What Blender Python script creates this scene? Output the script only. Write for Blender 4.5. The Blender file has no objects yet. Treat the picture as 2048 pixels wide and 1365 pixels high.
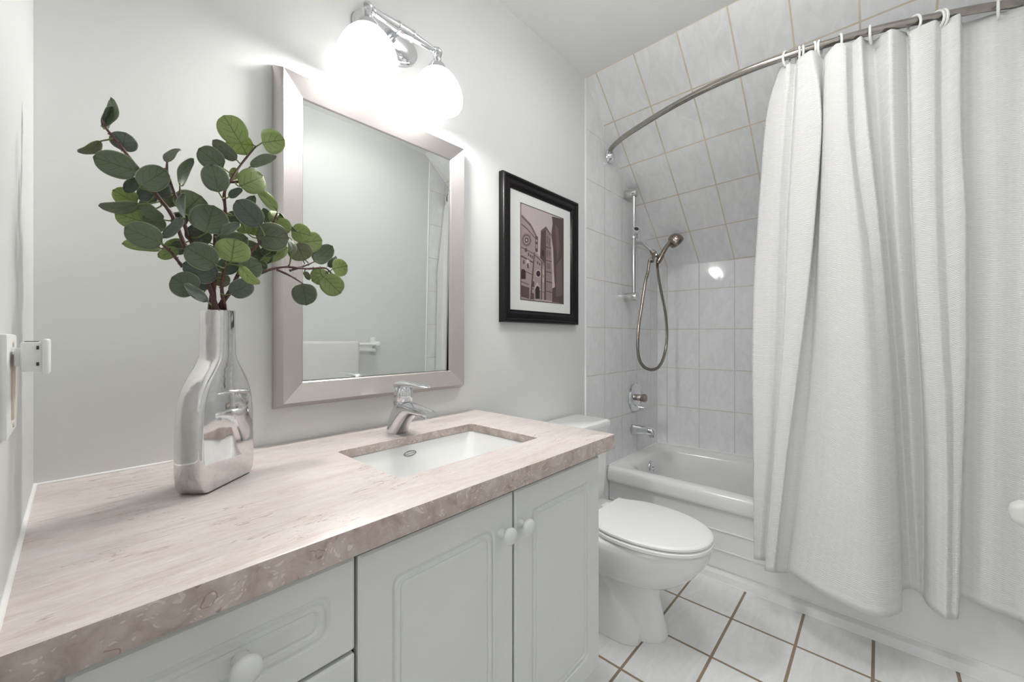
import bpy, bmesh, math, random
from mathutils import Vector, Matrix, Euler
from math import sin, cos, pi, radians
random.seed(7)
SC = bpy.context.scene
COL = SC.collection
V = Vector

# ------------------------------------------------------------------ camera
cam = bpy.data.cameras.new('camera')
cam.sensor_width = 36.0
cam.lens = 803.0 / 2048 * 36.0
cam.shift_y = -5.4 / 2048
cam.clip_start = 0.01
camo = bpy.data.objects.new('camera', cam); COL.objects.link(camo)
camo.location = (0.0472, -1.08, 1.08)
camo.rotation_euler = (pi / 2, 0, -0.8292)
SC.camera = camo

# ------------------------------------------------------------------ world, lights, exposure
w = bpy.data.worlds.new('world'); SC.world = w; w.use_nodes = True
w.node_tree.nodes['Background'].inputs[0].default_value = (0.9, 0.95, 1.0, 1)
w.node_tree.nodes['Background'].inputs[1].default_value = 0.15
LAMP_STRENGTH = 2.2          # the two lit glass shades of the wall light
BULB_WATTS = 9.6             # the bulbs inside them, open to below
CEILING_FILL_STRENGTH = 15.0  # fill light added under the ceiling, out of view
def area(name, loc, rot, sx, sy, power, color=(1, 1, 1)):
    l = bpy.data.lights.new(name, 'AREA'); l.shape = 'RECTANGLE'; l.size = sx; l.size_y = sy
    l.energy = power; l.color = color
    o = bpy.data.objects.new(name, l); COL.objects.link(o); o.location = loc; o.rotation_euler = rot
    return o
# added fill light in the unseen hall, aimed through the left doorway
area('hall_fill', (-1.05, -1.0, 1.35), (pi / 2, 0, -pi / 2), 1.0, 1.9, 10.5, (0.96, 0.98, 1.0))
vs = SC.view_settings
SC.display_settings.display_device = 'sRGB'
vs.view_transform = 'Standard'; vs.look = 'None'; vs.gamma = 1.0; vs.use_curve_mapping = False
vs.exposure = 0.30
try:
    SC.cycles.use_denoising = True
    SC.cycles.max_bounces = 10; SC.cycles.diffuse_bounces = 6; SC.cycles.glossy_bounces = 5
    SC.cycles.sample_clamp_indirect = 8.0
    SC.cycles.caustics_reflective = False; SC.cycles.caustics_refractive = False
except Exception: pass

# ------------------------------------------------------------------ node helpers
class NT:
    def __init__(s, name):
        s.m = bpy.data.materials.new(name); s.m.use_nodes = True
        s.t = s.m.node_tree; s.n = s.t.nodes; s.l = s.t.links
        s.b = s.n['Principled BSDF']
    def new(s, t, **k):
        n = s.n.new(t)
        for a, v in k.items(): setattr(n, a, v)
        return n
    def put(s, sock, v):
        if hasattr(v, 'is_linked') or isinstance(v, bpy.types.NodeSocket): s.l.new(v, sock)
        else: sock.default_value = v
    def math(s, op, a, b=0.0, c=None, clamp=False):
        n = s.new('ShaderNodeMath', operation=op); n.use_clamp = clamp
        s.put(n.inputs[0], a); s.put(n.inputs[1], b)
        if c is not None: s.put(n.inputs[2], c)
        return n.outputs[0]
    def mix(s, f, a, b):
        n = s.new('ShaderNodeMix', data_type='RGBA')
        s.put(n.inputs[0], f); s.put(n.inputs[6], a); s.put(n.inputs[7], b)
        return n.outputs[2]
    def noise(s, vec, scale, detail=3, rough=0.5, dist=0.0):
        n = s.new('ShaderNodeTexNoise')
        if vec is not None: s.l.new(vec, n.inputs['Vector'])
        n.inputs['Scale'].default_value = scale; n.inputs['Detail'].default_value = detail
        n.inputs['Roughness'].default_value = rough; n.inputs['Distortion'].default_value = dist
        return n.outputs[0]
    def voro(s, vec, scale, feature='F1'):
        n = s.new('ShaderNodeTexVoronoi', feature=feature)
        s.l.new(vec, n.inputs['Vector']); n.inputs['Scale'].default_value = scale
        return n
    def mapping(s, vec, scale=(1, 1, 1), loc=(0, 0, 0), rot=(0, 0, 0)):
        n = s.new('ShaderNodeMapping'); s.l.new(vec, n.inputs[0])
        n.inputs['Scale'].default_value = scale; n.inputs['Location'].default_value = loc; n.inputs['Rotation'].default_value = rot
        return n.outputs[0]
    def obj(s): return s.new('ShaderNodeTexCoord').outputs['Object']
    def uv(s): return s.new('ShaderNodeTexCoord').outputs['UV']
    def ramp(s, f, stops):
        n = s.new('ShaderNodeValToRGB'); s.l.new(f, n.inputs[0])
        e = n.color_ramp.elements
        while len(e) < len(stops): e.new(0.5)
        for i, (p, c) in enumerate(stops):
            e[i].position = p; e[i].color = c if len(c) == 4 else (*c, 1)
        return n.outputs[0]
    def bump(s, h, strength=0.3, dist=0.002, normal=None):
        n = s.new('ShaderNodeBump'); s.l.new(h, n.inputs['Height'])
        n.inputs['Strength'].default_value = strength; n.inputs['Distance'].default_value = dist
        if normal is not None: s.l.new(normal, n.inputs['Normal'])
        s.l.new(n.outputs[0], s.b.inputs['Normal']); return n.outputs[0]
    def set(s, **k):
        for a, v in k.items(): s.put(s.b.inputs[a.replace('_', ' ')], v)
        return s
def C4(c): return (*c, 1.0)
def simple(name, col, rough=0.5, metal=0.0, bump=0.0, bscale=200, spec=0.5, var=0.03):
    t = NT(name); o = t.obj()
    n = t.noise(o, bscale, 3)
    f = t.math('MULTIPLY', n, 1.0)
    a = C4(tuple(max(0, x * (1 - var)) for x in col)); b = C4(tuple(min(1, x * (1 + var)) for x in col))
    t.set(Base_Color=t.mix(f, a, b), Roughness=rough, Metallic=metal, Specular_IOR_Level=spec)
    if bump: t.bump(n, bump, 0.001)
    return t.m

# ------------------------------------------------------------------ materials
def tile_mat(name, pu, pv, u0, v0, gw, base, grout, rough, floor=False):
    t = NT(name); uv = t.uv()
    sp = t.new('ShaderNodeSeparateXYZ'); t.l.new(uv, sp.inputs[0])
    def line(c, c0, p):
        q = t.math('DIVIDE', t.math('SUBTRACT', c, c0), p)
        d = t.math('ABSOLUTE', t.math('SUBTRACT', t.math('FRACT', t.math('ADD', q, 0.5)), 0.5))
        return t.math('MULTIPLY', d, p), t.math('FLOOR', q)
    du, iu = line(sp.outputs[0], u0, pu); dv, iv = line(sp.outputs[1], v0, pv)
    d = t.math('MINIMUM', du, dv)
    mr = t.new('ShaderNodeMapRange', interpolation_type='SMOOTHSTEP')
    t.l.new(d, mr.inputs[0]); mr.inputs[1].default_value = gw * 0.5; mr.inputs[2].default_value = gw * 0.5 + 0.0012
    face = mr.outputs[0]
    cmb = t.new('ShaderNodeCombineXYZ'); t.l.new(iu, cmb.inputs[0]); t.l.new(iv, cmb.inputs[1])
    wn = t.new('ShaderNodeTexWhiteNoise', noise_dimensions='2D'); t.l.new(cmb.outputs[0], wn.inputs[0])
    off = t.new('ShaderNodeVectorMath', operation='MULTIPLY_ADD')
    t.l.new(wn.outputs[1], off.inputs[0]); off.inputs[1].default_value = (3, 3, 3); t.l.new(uv, off.inputs[2])
    st = t.mapping(off.outputs[0], scale=(9, 4, 1) if not floor else (3, 10, 1), rot=(0, 0, 0.5 if not floor else 0.35))
    n1 = t.noise(st, 2.2, 6, 0.62, 1.2)
    n2 = t.noise(uv, 30, 3, 0.5)
    lo = tuple(x * 0.90 for x in base)
    col = t.ramp(n1, [(0.30, lo), (0.62, base)])
    gn = t.noise(uv, 9, 3)
    gcol = t.mix(gn, C4(tuple(x * 0.75 for x in grout)), C4(tuple(min(1, x * 1.15) for x in grout)))
    t.set(Base_Color=t.mix(face, gcol, col), Specular_IOR_Level=0.5)
    r = t.math('MULTIPLY_ADD', face, rough - 0.7, 0.7); t.put(t.b.inputs['Roughness'], r)
    h = t.math('ADD', t.math('MULTIPLY', face, 1.0), t.math('MULTIPLY', t.math('ADD', n1, t.math('MULTIPLY', n2, 0.35)), 0.55 if not floor else 0.4))
    t.bump(h, 0.30, 0.0016)
    return t.m

def paint(name, col, rough=0.38):
    t = NT(name); o = t.obj()
    n = t.noise(o, 160, 4, 0.6); n2 = t.noise(o, 3, 2)
    t.set(Base_Color=t.mix(n2, C4(tuple(x * 0.985 for x in col)), C4(col)), Roughness=rough, Specular_IOR_Level=0.4)
    t.bump(n, 0.08, 0.0006); return t.m

def marble():
    t = NT('beige_marble'); o = t.obj()
    geo = t.new('ShaderNodeNewGeometry')
    sp = t.new('ShaderNodeSeparateXYZ'); t.l.new(geo.outputs['Normal'], sp.inputs[0])
    top = t.math('GREATER_THAN', sp.outputs[2], 0.7)
    # bedding seen along the slab on top
    st = t.mapping(o, scale=(1.6, 8.0, 8.0), rot=(0, 0, 0.10))
    n1 = t.noise(st, 3.6, 9, 0.7, 0.9)
    n2 = t.noise(t.mapping(o, scale=(6, 40, 40), rot=(0, 0, 0.1)), 4, 5, 0.6)
    ct = t.ramp(n1, [(0.30, (0.52, 0.425, 0.385)), (0.48, (0.66, 0.585, 0.55)), (0.64, (0.72, 0.665, 0.635)), (0.8, (0.63, 0.55, 0.51))])
    fine = t.noise(t.mapping(o, scale=(14, 60, 60), rot=(0, 0, 0.1)), 5, 6, 0.7)
    ct = t.mix(t.math('MULTIPLY', fine, 0.45), ct, t.ramp(fine, [(0.35, (0.50, 0.41, 0.37)), (0.5, (0.68, 0.61, 0.58)), (0.62, (0.80, 0.77, 0.75))]))
    ct = t.mix(t.math('MULTIPLY', t.math('GREATER_THAN', n2, 0.60), 0.35), ct, (0.80, 0.77, 0.75, 1))
    # thin dark veins
    n3 = t.noise(t.mapping(o, scale=(1.5, 9, 9), rot=(0, 0, 0.14)), 3.0, 4, 0.55, 1.4)
    v = t.math('LESS_THAN', t.math('ABSOLUTE', t.math('SUBTRACT', n3, 0.47)), 0.006)
    brk = t.math('GREATER_THAN', t.noise(o, 7, 2), 0.52)
    ct = t.mix(t.math('MULTIPLY', t.math('MULTIPLY', v, brk), 0.55), ct, (0.24, 0.15, 0.12, 1))
    # fossil fragments seen on the cut edge
    wob = t.new('ShaderNodeVectorMath', operation='MULTIPLY_ADD')
    nn = t.new('ShaderNodeTexNoise'); t.l.new(o, nn.inputs['Vector']); nn.inputs['Scale'].default_value = 28
    t.l.new(nn.outputs[1], wob.inputs[0]); wob.inputs[1].default_value = (0.06, 0.06, 0.06); t.l.new(o, wob.inputs[2])
    vo = t.voro(t.mapping(wob.outputs[0], scale=(0.7, 1, 1.3)), 120); vo2 = t.voro(wob.outputs[0], 42)
    n4 = t.noise(wob.outputs[0], 30, 5, 0.6)
    ce = t.ramp(n4, [(0.3, (0.36, 0.285, 0.25)), (0.5, (0.50, 0.42, 0.38)), (0.72, (0.62, 0.55, 0.51))])
    ce = t.mix(t.math('MULTIPLY', t.math('LESS_THAN', vo.outputs['Distance'], 0.27), t.math('MULTIPLY', t.math('GREATER_THAN', n4, 0.46), 0.65)), ce, (0.72, 0.66, 0.62, 1))
    ring = t.math('LESS_THAN', t.math('ABSOLUTE', t.math('SUBTRACT', vo2.outputs['Distance'], 0.30)), 0.028)
    n5 = t.noise(o, 21, 2)
    ce = t.mix(t.math('MULTIPLY', ring, t.math('MULTIPLY', t.math('GREATER_THAN', n5, 0.55), 0.6)), ce, (0.22, 0.15, 0.12, 1))
    t.set(Base_Color=t.mix(top, ce, ct), Roughness=t.math('MULTIPLY_ADD', n1, 0.15, 0.24), Specular_IOR_Level=0.45)
    t.bump(n4, 0.04, 0.0006)
    return t.m

def metal(name, col, rough, bump=0.0, scale=60, streak=None, var=0.04):
    t = NT(name); o = t.obj()
    vec = t.mapping(o, scale=streak) if streak else o
    n = t.noise(vec, scale, 4, 0.6)
    t.set(Base_Color=t.mix(n, C4(tuple(x * (1 - var) for x in col)), C4(tuple(min(1, x * (1 + var)) for x in col))), Metallic=1.0,
          Roughness=t.math('MULTIPLY_ADD', n, rough * 0.5, rough * 0.75))
    if bump: t.bump(n, bump, 0.001)
    return t.m

def leaf_mat():
    t = NT('eucalyptus_leaf')
    at = t.new('ShaderNodeVertexColor', layer_name='leaf')
    sp = t.new('ShaderNodeSeparateColor'); t.l.new(at.outputs[0], sp.inputs[0])
    tone, rnd, pet = sp.outputs[0], sp.outputs[1], sp.outputs[2]
    uv = t.uv(); su = t.new('ShaderNodeSeparateXYZ'); t.l.new(uv, su.inputs[0])
    au = t.math('ABSOLUTE', su.outputs[0])
    n = t.noise(t.obj(), 130, 4, 0.65)
    col = t.ramp(tone, [(0.0, (0.115, 0.145, 0.132)), (0.5, (0.215, 0.265, 0.115)), (1.0, (0.37, 0.47, 0.16))])
    col = t.mix(t.math('MULTIPLY', n, 0.55), col, t.ramp(rnd, [(0, (0.14, 0.19, 0.14)), (0.5, (0.29, 0.35, 0.20)), (0.8, (0.36, 0.39, 0.15)), (1, (0.36, 0.30, 0.19))]))
    mid = t.math('LESS_THAN', au, 0.045)
    ph = t.math('FRACT', t.math('ADD', t.math('MULTIPLY', su.outputs[1], 4.0), t.math('MULTIPLY', au, -1.6)))
    side = t.math('MULTIPLY', t.math('LESS_THAN', t.math('ABSOLUTE', t.math('SUBTRACT', ph, 0.5)), 0.05), t.math('LESS_THAN', au, 0.62))
    vein = t.math('MAXIMUM', mid, side)
    col = t.mix(t.math('MULTIPLY', vein, 0.55), col, (0.07, 0.11, 0.03, 1))
    edge = t.math('GREATER_THAN', au, 0.93)
    col = t.mix(t.math('MULTIPLY', edge, 0.5), col, (0.45, 0.52, 0.30, 1))
    col = t.mix(pet, col, (0.22, 0.27, 0.10, 1))
    t.set(Base_Color=col, Roughness=0.45, Specular_IOR_Level=0.45)
    t.bump(t.math('ADD', n, t.math('MULTIPLY', vein, -0.6)), 0.25, 0.001)
    tr = t.new('ShaderNodeBsdfTranslucent'); t.l.new(col, tr.inputs[0])
    mx = t.new('ShaderNodeMixShader'); mx.inputs[0].default_value = 0.32
    t.l.new(t.b.outputs[0], mx.inputs[1]); t.l.new(tr.outputs[0], mx.inputs[2])
    t.l.new(mx.outputs[0], t.n['Material Output'].inputs[0])
    return t.m

def cloth_mat(name, col, waffle=True, trans=0.12):
    t = NT(name); uv = t.uv()
    sp = t.new('ShaderNodeSeparateXYZ'); t.l.new(uv, sp.inputs[0])
    nz = t.noise(uv, 60, 3)
    if waffle:
        rib = t.math('SINE', t.math('ADD', t.math('MULTIPLY', sp.outputs[1], 2 * pi / 0.0055), t.math('MULTIPLY', nz, 9.0)))
        band = t.math('SINE', t.math('MULTIPLY', sp.outputs[0], 2 * pi / 0.017))
        h = t.math('ADD', t.math('MULTIPLY', rib, t.math('MULTIPLY_ADD', band, 0.5, 0.6)), t.math('MULTIPLY', band, 0.3))
        hem = t.math('GREATER_THAN', sp.outputs[1], 0.042)                      # plain stitched hem at the bottom
        stitch = t.math('LESS_THAN', t.math('ABSOLUTE', t.math('SUBTRACT', sp.outputs[1], 0.042)), 0.0022)
        h = t.math('MULTIPLY', h, t.math('MULTIPLY_ADD', hem, 0.75, 0.25))
        h = t.math('ADD', t.math('ADD', h, t.math('MULTIPLY', nz, 2.2)), t.math('MULTIPLY', stitch, -2.5))
        t.bump(h, 0.50, 0.0013)
    else:
        t.bump(t.noise(uv, 450, 2), 0.8, 0.003)
    t.set(Base_Color=t.mix(nz, C4(tuple(x * 0.97 for x in col)), C4(col)), Roughness=0.9, Specular_IOR_Level=0.15, Sheen_Weight=0.1)
    tr = t.new('ShaderNodeBsdfTranslucent'); tr.inputs[0].default_value = C4(col)
    mx = t.new('ShaderNodeMixShader'); mx.inputs[0].default_value = trans
    t.l.new(t.b.outputs[0], mx.inputs[1]); t.l.new(tr.outputs[0], mx.inputs[2])
    t.l.new(mx.outputs[0], t.n['Material Output'].inputs[0])
    return t.m

def glow_mat(name, strength, cool=False):
    t = NT(name); o = t.obj(); n = t.noise(o, 18, 3)
    t.set(Base_Color=(0.9, 0.9, 0.88, 1), Roughness=0.25, Emission_Color=t.mix(n, (1.0, 0.985, 0.965, 1), (1.0, 0.995, 0.985, 1)) if not cool else t.mix(n, (1.0, 0.99, 0.985, 1), (1.0, 0.995, 0.99, 1)), Emission_Strength=strength)
    return t.m

M = {}
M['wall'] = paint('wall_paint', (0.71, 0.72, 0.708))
M['wall_left'] = paint('wall_paint_darkened', (0.62, 0.63, 0.625), 0.5)  # same wall paint, its colour darkened to offset the strong light here
M['ceiling'] = paint('ceiling_paint', (0.92, 0.92, 0.91), 0.7)
M['hall'] = paint('hall_paint', (0.78, 0.78, 0.77), 0.6)
TB = (0.85, 0.86, 0.865); TG = (0.68, 0.56, 0.42)
M['tile_n'] = tile_mat('shower_wall_tile', 0.1935, 0.2475, 1.765, 0.147, 0.0034, TB, (0.68, 0.60, 0.56), 0.055)
M['tile_e'] = tile_mat('low_wall_tile', 0.1935, 0.2475, 0.06, 0.147, 0.0044, TB, (0.66, 0.64, 0.58), 0.055)
M['tile_s'] = tile_mat('slope_tile', 0.1935, 0.2475, 0.06, 0.0, 0.0050, (0.90, 0.905, 0.91), (0.74, 0.64, 0.51), 0.055)
M['tile_f'] = tile_mat('floor_tile', 0.2525, 0.2025, 1.758, -0.456, 0.0080, (0.86, 0.865, 0.86), (0.32, 0.235, 0.165), 0.16, True)
M['white'] = simple('white_lacquer', (0.73, 0.745, 0.735), 0.38, bscale=30, var=0.015)
M['dark'] = simple('dark_gap', (0.03, 0.032, 0.03), 0.8)
M['plastic'] = simple('white_plastic', (0.80, 0.80, 0.78), 0.35, var=0.01)
M['beige'] = simple('cream_plastic', (0.66, 0.58, 0.50), 0.4)
M['slot'] = simple('dark_slot', (0.05, 0.05, 0.05), 0.6)
M['porcelain'] = simple('white_porcelain', (0.86, 0.865, 0.86), 0.09, bscale=8, var=0.01, spec=0.6)
M['tub'] = simple('tub_enamel', (0.83, 0.835, 0.83), 0.16, bscale=8, var=0.01, spec=0.5)
M['seat'] = simple('seat_plastic', (0.88, 0.885, 0.88), 0.28, var=0.01)
M['caulk'] = simple('white_caulk', (0.84, 0.84, 0.82), 0.5)
M['marble'] = marble()
M['chrome'] = metal('chrome', (0.80, 0.81, 0.83), 0.05)
M['brushed_chrome'] = metal('satin_chrome', (0.66, 0.66, 0.66), 0.16)
M['rod'] = metal('worn_steel_rod', (0.40, 0.37, 0.34), 0.22, 0.15, 40, var=0.25)
M['bronze'] = metal('worn_nickel', (0.36, 0.31, 0.27), 0.22, 0.05, 50, var=0.12)
M['frame_v'] = metal('brushed_nickel_upright', (0.60, 0.555, 0.545), 0.30, 0.02, 60, (40, 40, 0.6), var=0.025)
M['frame_h'] = metal('brushed_nickel_crosswise', (0.60, 0.555, 0.545), 0.30, 0.02, 60, (0.6, 40, 40), var=0.025)
M['mirror'] = metal('mirror_silver', (0.86, 0.885, 0.87), 0.0, var=0.0)
M['glow'] = glow_mat('lit_opal_glass', LAMP_STRENGTH)
M['glow_fill'] = glow_mat('lit_fill_diffuser', CEILING_FILL_STRENGTH, True)
M['curtain'] = cloth_mat('waffle_curtain', (0.88, 0.88, 0.87))
M['towel'] = cloth_mat('terry_towel', (0.84, 0.83, 0.82), False, 0.05)
M['leaf'] = leaf_mat()
M['stem'] = simple('brown_stem', (0.085, 0.035, 0.028), 0.55, 0, 0.8, 350, var=0.5)
M['black'] = simple('black_wood', (0.008, 0.0065, 0.007), 0.30, 0, 0.02, 60, 0.22, var=0.3)
M['mat'] = simple('picture_mat', (0.70, 0.71, 0.69), 0.9, var=0.02)
M['fillet'] = simple('picture_fillet', (0.10, 0.075, 0.055), 0.5)
PT = [(0.035, 0.018, 0.020), (0.085, 0.055, 0.055), (0.135, 0.095, 0.092), (0.245, 0.185, 0.18), (0.31, 0.245, 0.235), (0.50, 0.42, 0.41), (0.46, 0.395, 0.395)]
for i, c in enumerate(PT): M['print%d' % i] = simple('sepia_ink_tone_%s' % 'abcdefg'[i], c, 0.45, bscale=420, var=0.34)
def vase_mat():
    t = NT('polished_aluminium'); o = t.obj()
    n = t.noise(o, 11, 1, 0.4, 0.2); n2 = t.noise(o, 120, 3)
    t.set(Base_Color=t.mix(n2, (0.70, 0.685, 0.68, 1), (0.80, 0.79, 0.79, 1)), Metallic=1.0, Roughness=t.math('MULTIPLY_ADD', n2, 0.06, 0.02))
    t.bump(n, 0.28, 0.008); return t.m
M['vase'] = vase_mat()

# ------------------------------------------------------------------ mesh helpers
def link(name, bm, mat, parent=None, smooth=40, mats=None):
    me = bpy.data.meshes.new(name); bmesh.ops.recalc_face_normals(bm, faces=bm.faces)
    bm.to_mesh(me); bm.free()
    for m in (mats or [mat]): me.materials.append(m)
    if smooth:
        for p in me.polygons: p.use_smooth = True
        try: me.set_sharp_from_angle(angle=radians(smooth))
        except Exception: pass
    o = bpy.data.objects.new(name, me); COL.objects.link(o)
    if parent: o.parent = parent; o.matrix_parent_inverse = parent.matrix_basis.inverted()
    return o
def tag(o, label=None, cat=None, group=None, kind=None):
    if label: o['label'] = label
    if cat: o['category'] = cat
    if group: o['group'] = group
    if kind: o['kind'] = kind
    return o
def thing(name, label, cat, loc=(0, 0, 0), group=None):
    o = bpy.data.objects.new(name, None); COL.objects.link(o); o.location = loc; o.empty_display_size = 0.05
    return tag(o, label, cat, group)
def BM(): return bmesh.new()
def box(bm, lo, hi, bev=0.0, seg=2):
    r = bmesh.ops.create_cube(bm, size=1.0); vs_ = r['verts']
    for v in vs_:
        v.co = V(((lo[0] + hi[0]) / 2 + v.co.x * (hi[0] - lo[0]), (lo[1] + hi[1]) / 2 + v.co.y * (hi[1] - lo[1]), (lo[2] + hi[2]) / 2 + v.co.z * (hi[2] - lo[2])))
    if bev:
        es = list({e for v in vs_ for e in v.link_edges})
        bmesh.ops.bevel(bm, geom=es, offset=bev, segments=seg, affect='EDGES', profile=0.5)
    return bm
def loft(bm, rings, closed=True, cap0=True, cap1=True):
    R = [[bm.verts.new(p) for p in r] for r in rings]
    n = len(R[0]); m = n if closed else n - 1
    for a, b in zip(R, R[1:]):
        for i in range(m):
            try: bm.faces.new((a[i], a[(i + 1) % n], b[(i + 1) % n], b[i]))
            except ValueError: pass
    if cap0 and closed: bm.faces.new(R[0][::-1])
    if cap1 and closed: bm.faces.new(R[-1])
    return R
def frame_of(d):
    d = d.normalized(); a = V((0, 0, 1)) if abs(d.z) < 0.9 else V((1, 0, 0))
    u = d.cross(a).normalized(); return u, d.cross(u).normalized()
def revolve(bm, prof, org, axis=(0, 0, 1), n=32, cap0=True, cap1=True):
    axis = V(axis).normalized(); u, v = frame_of(axis); org = V(org)
    rings = [[org + axis * h + u * (r * cos(2 * pi * i / n)) + v * (r * sin(2 * pi * i / n)) for i in range(n)] for r, h in prof]
    return loft(bm, rings, True, cap0, cap1)
def smooth_path(pts, per=8):
    P = [V(p) for p in pts]; out = []
    for i in range(len(P) - 1):
        p0 = P[max(0, i - 1)]; p1 = P[i]; p2 = P[i + 1]; p3 = P[min(len(P) - 1, i + 2)]
        for k in range(per):
            t = k / per
            out.append(0.5 * ((2 * p1) + (p2 - p0) * t + (2 * p0 - 5 * p1 + 4 * p2 - p3) * t * t + (3 * p1 - p0 - 3 * p2 + p3) * t ** 3))
    out.append(P[-1]); return out
def tube(bm, pts, rad, n=12, caps=True):
    P = [V(p) for p in pts]; m = len(P)
    rf = rad if callable(rad) else (lambda t: rad)
    d0 = (P[1] - P[0]).normalized(); u, v = frame_of(d0); rings = []
    for i in range(m):
        d = (P[min(i + 1, m - 1)] - P[max(i - 1, 0)]).normalized()
        u = (u - d * u.dot(d)).normalized(); v = d.cross(u)
        r = rf(i / (m - 1))
        rings.append([P[i] + u * (r * cos(2 * pi * k / n)) + v * (r * sin(2 * pi * k / n)) for k in range(n)])
    return loft(bm, rings, True, caps, caps)
def rrect(hx, hy, r, k=5):
    r = min(r, hx * 0.999, hy * 0.999); pts = []
    for cx, cy, a0 in ((hx - r, hy - r, 0), (-hx + r, hy - r, 90), (-hx + r, -hy + r, 180), (hx - r, -hy + r, 270)):
        for i in range(k + 1):
            a = radians(a0 + 90 * i / k); pts.append((cx + r * cos(a), cy + r * sin(a)))
    return pts
def sphere(bm, c, r, n=20, sc=(1, 1, 1)):
    q = bmesh.ops.create_uvsphere(bm, u_segments=n, v_segments=max(8, n // 2), radius=r)
    for v in q['verts']: v.co = V((c[0] + v.co.x * sc[0], c[1] + v.co.y * sc[1], c[2] + v.co.z * sc[2]))
def setuv(bm, fn):
    l = bm.loops.layers.uv.verify()
    for f in bm.faces:
        for lp in f.loops: lp[l].uv = fn(lp.vert.co, f)
def struct(name, bm, mat, smooth=0, parent=None):
    o = link(name, bm, mat, parent, smooth)
    if not parent: o['kind'] = 'structure'
    return o
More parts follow.
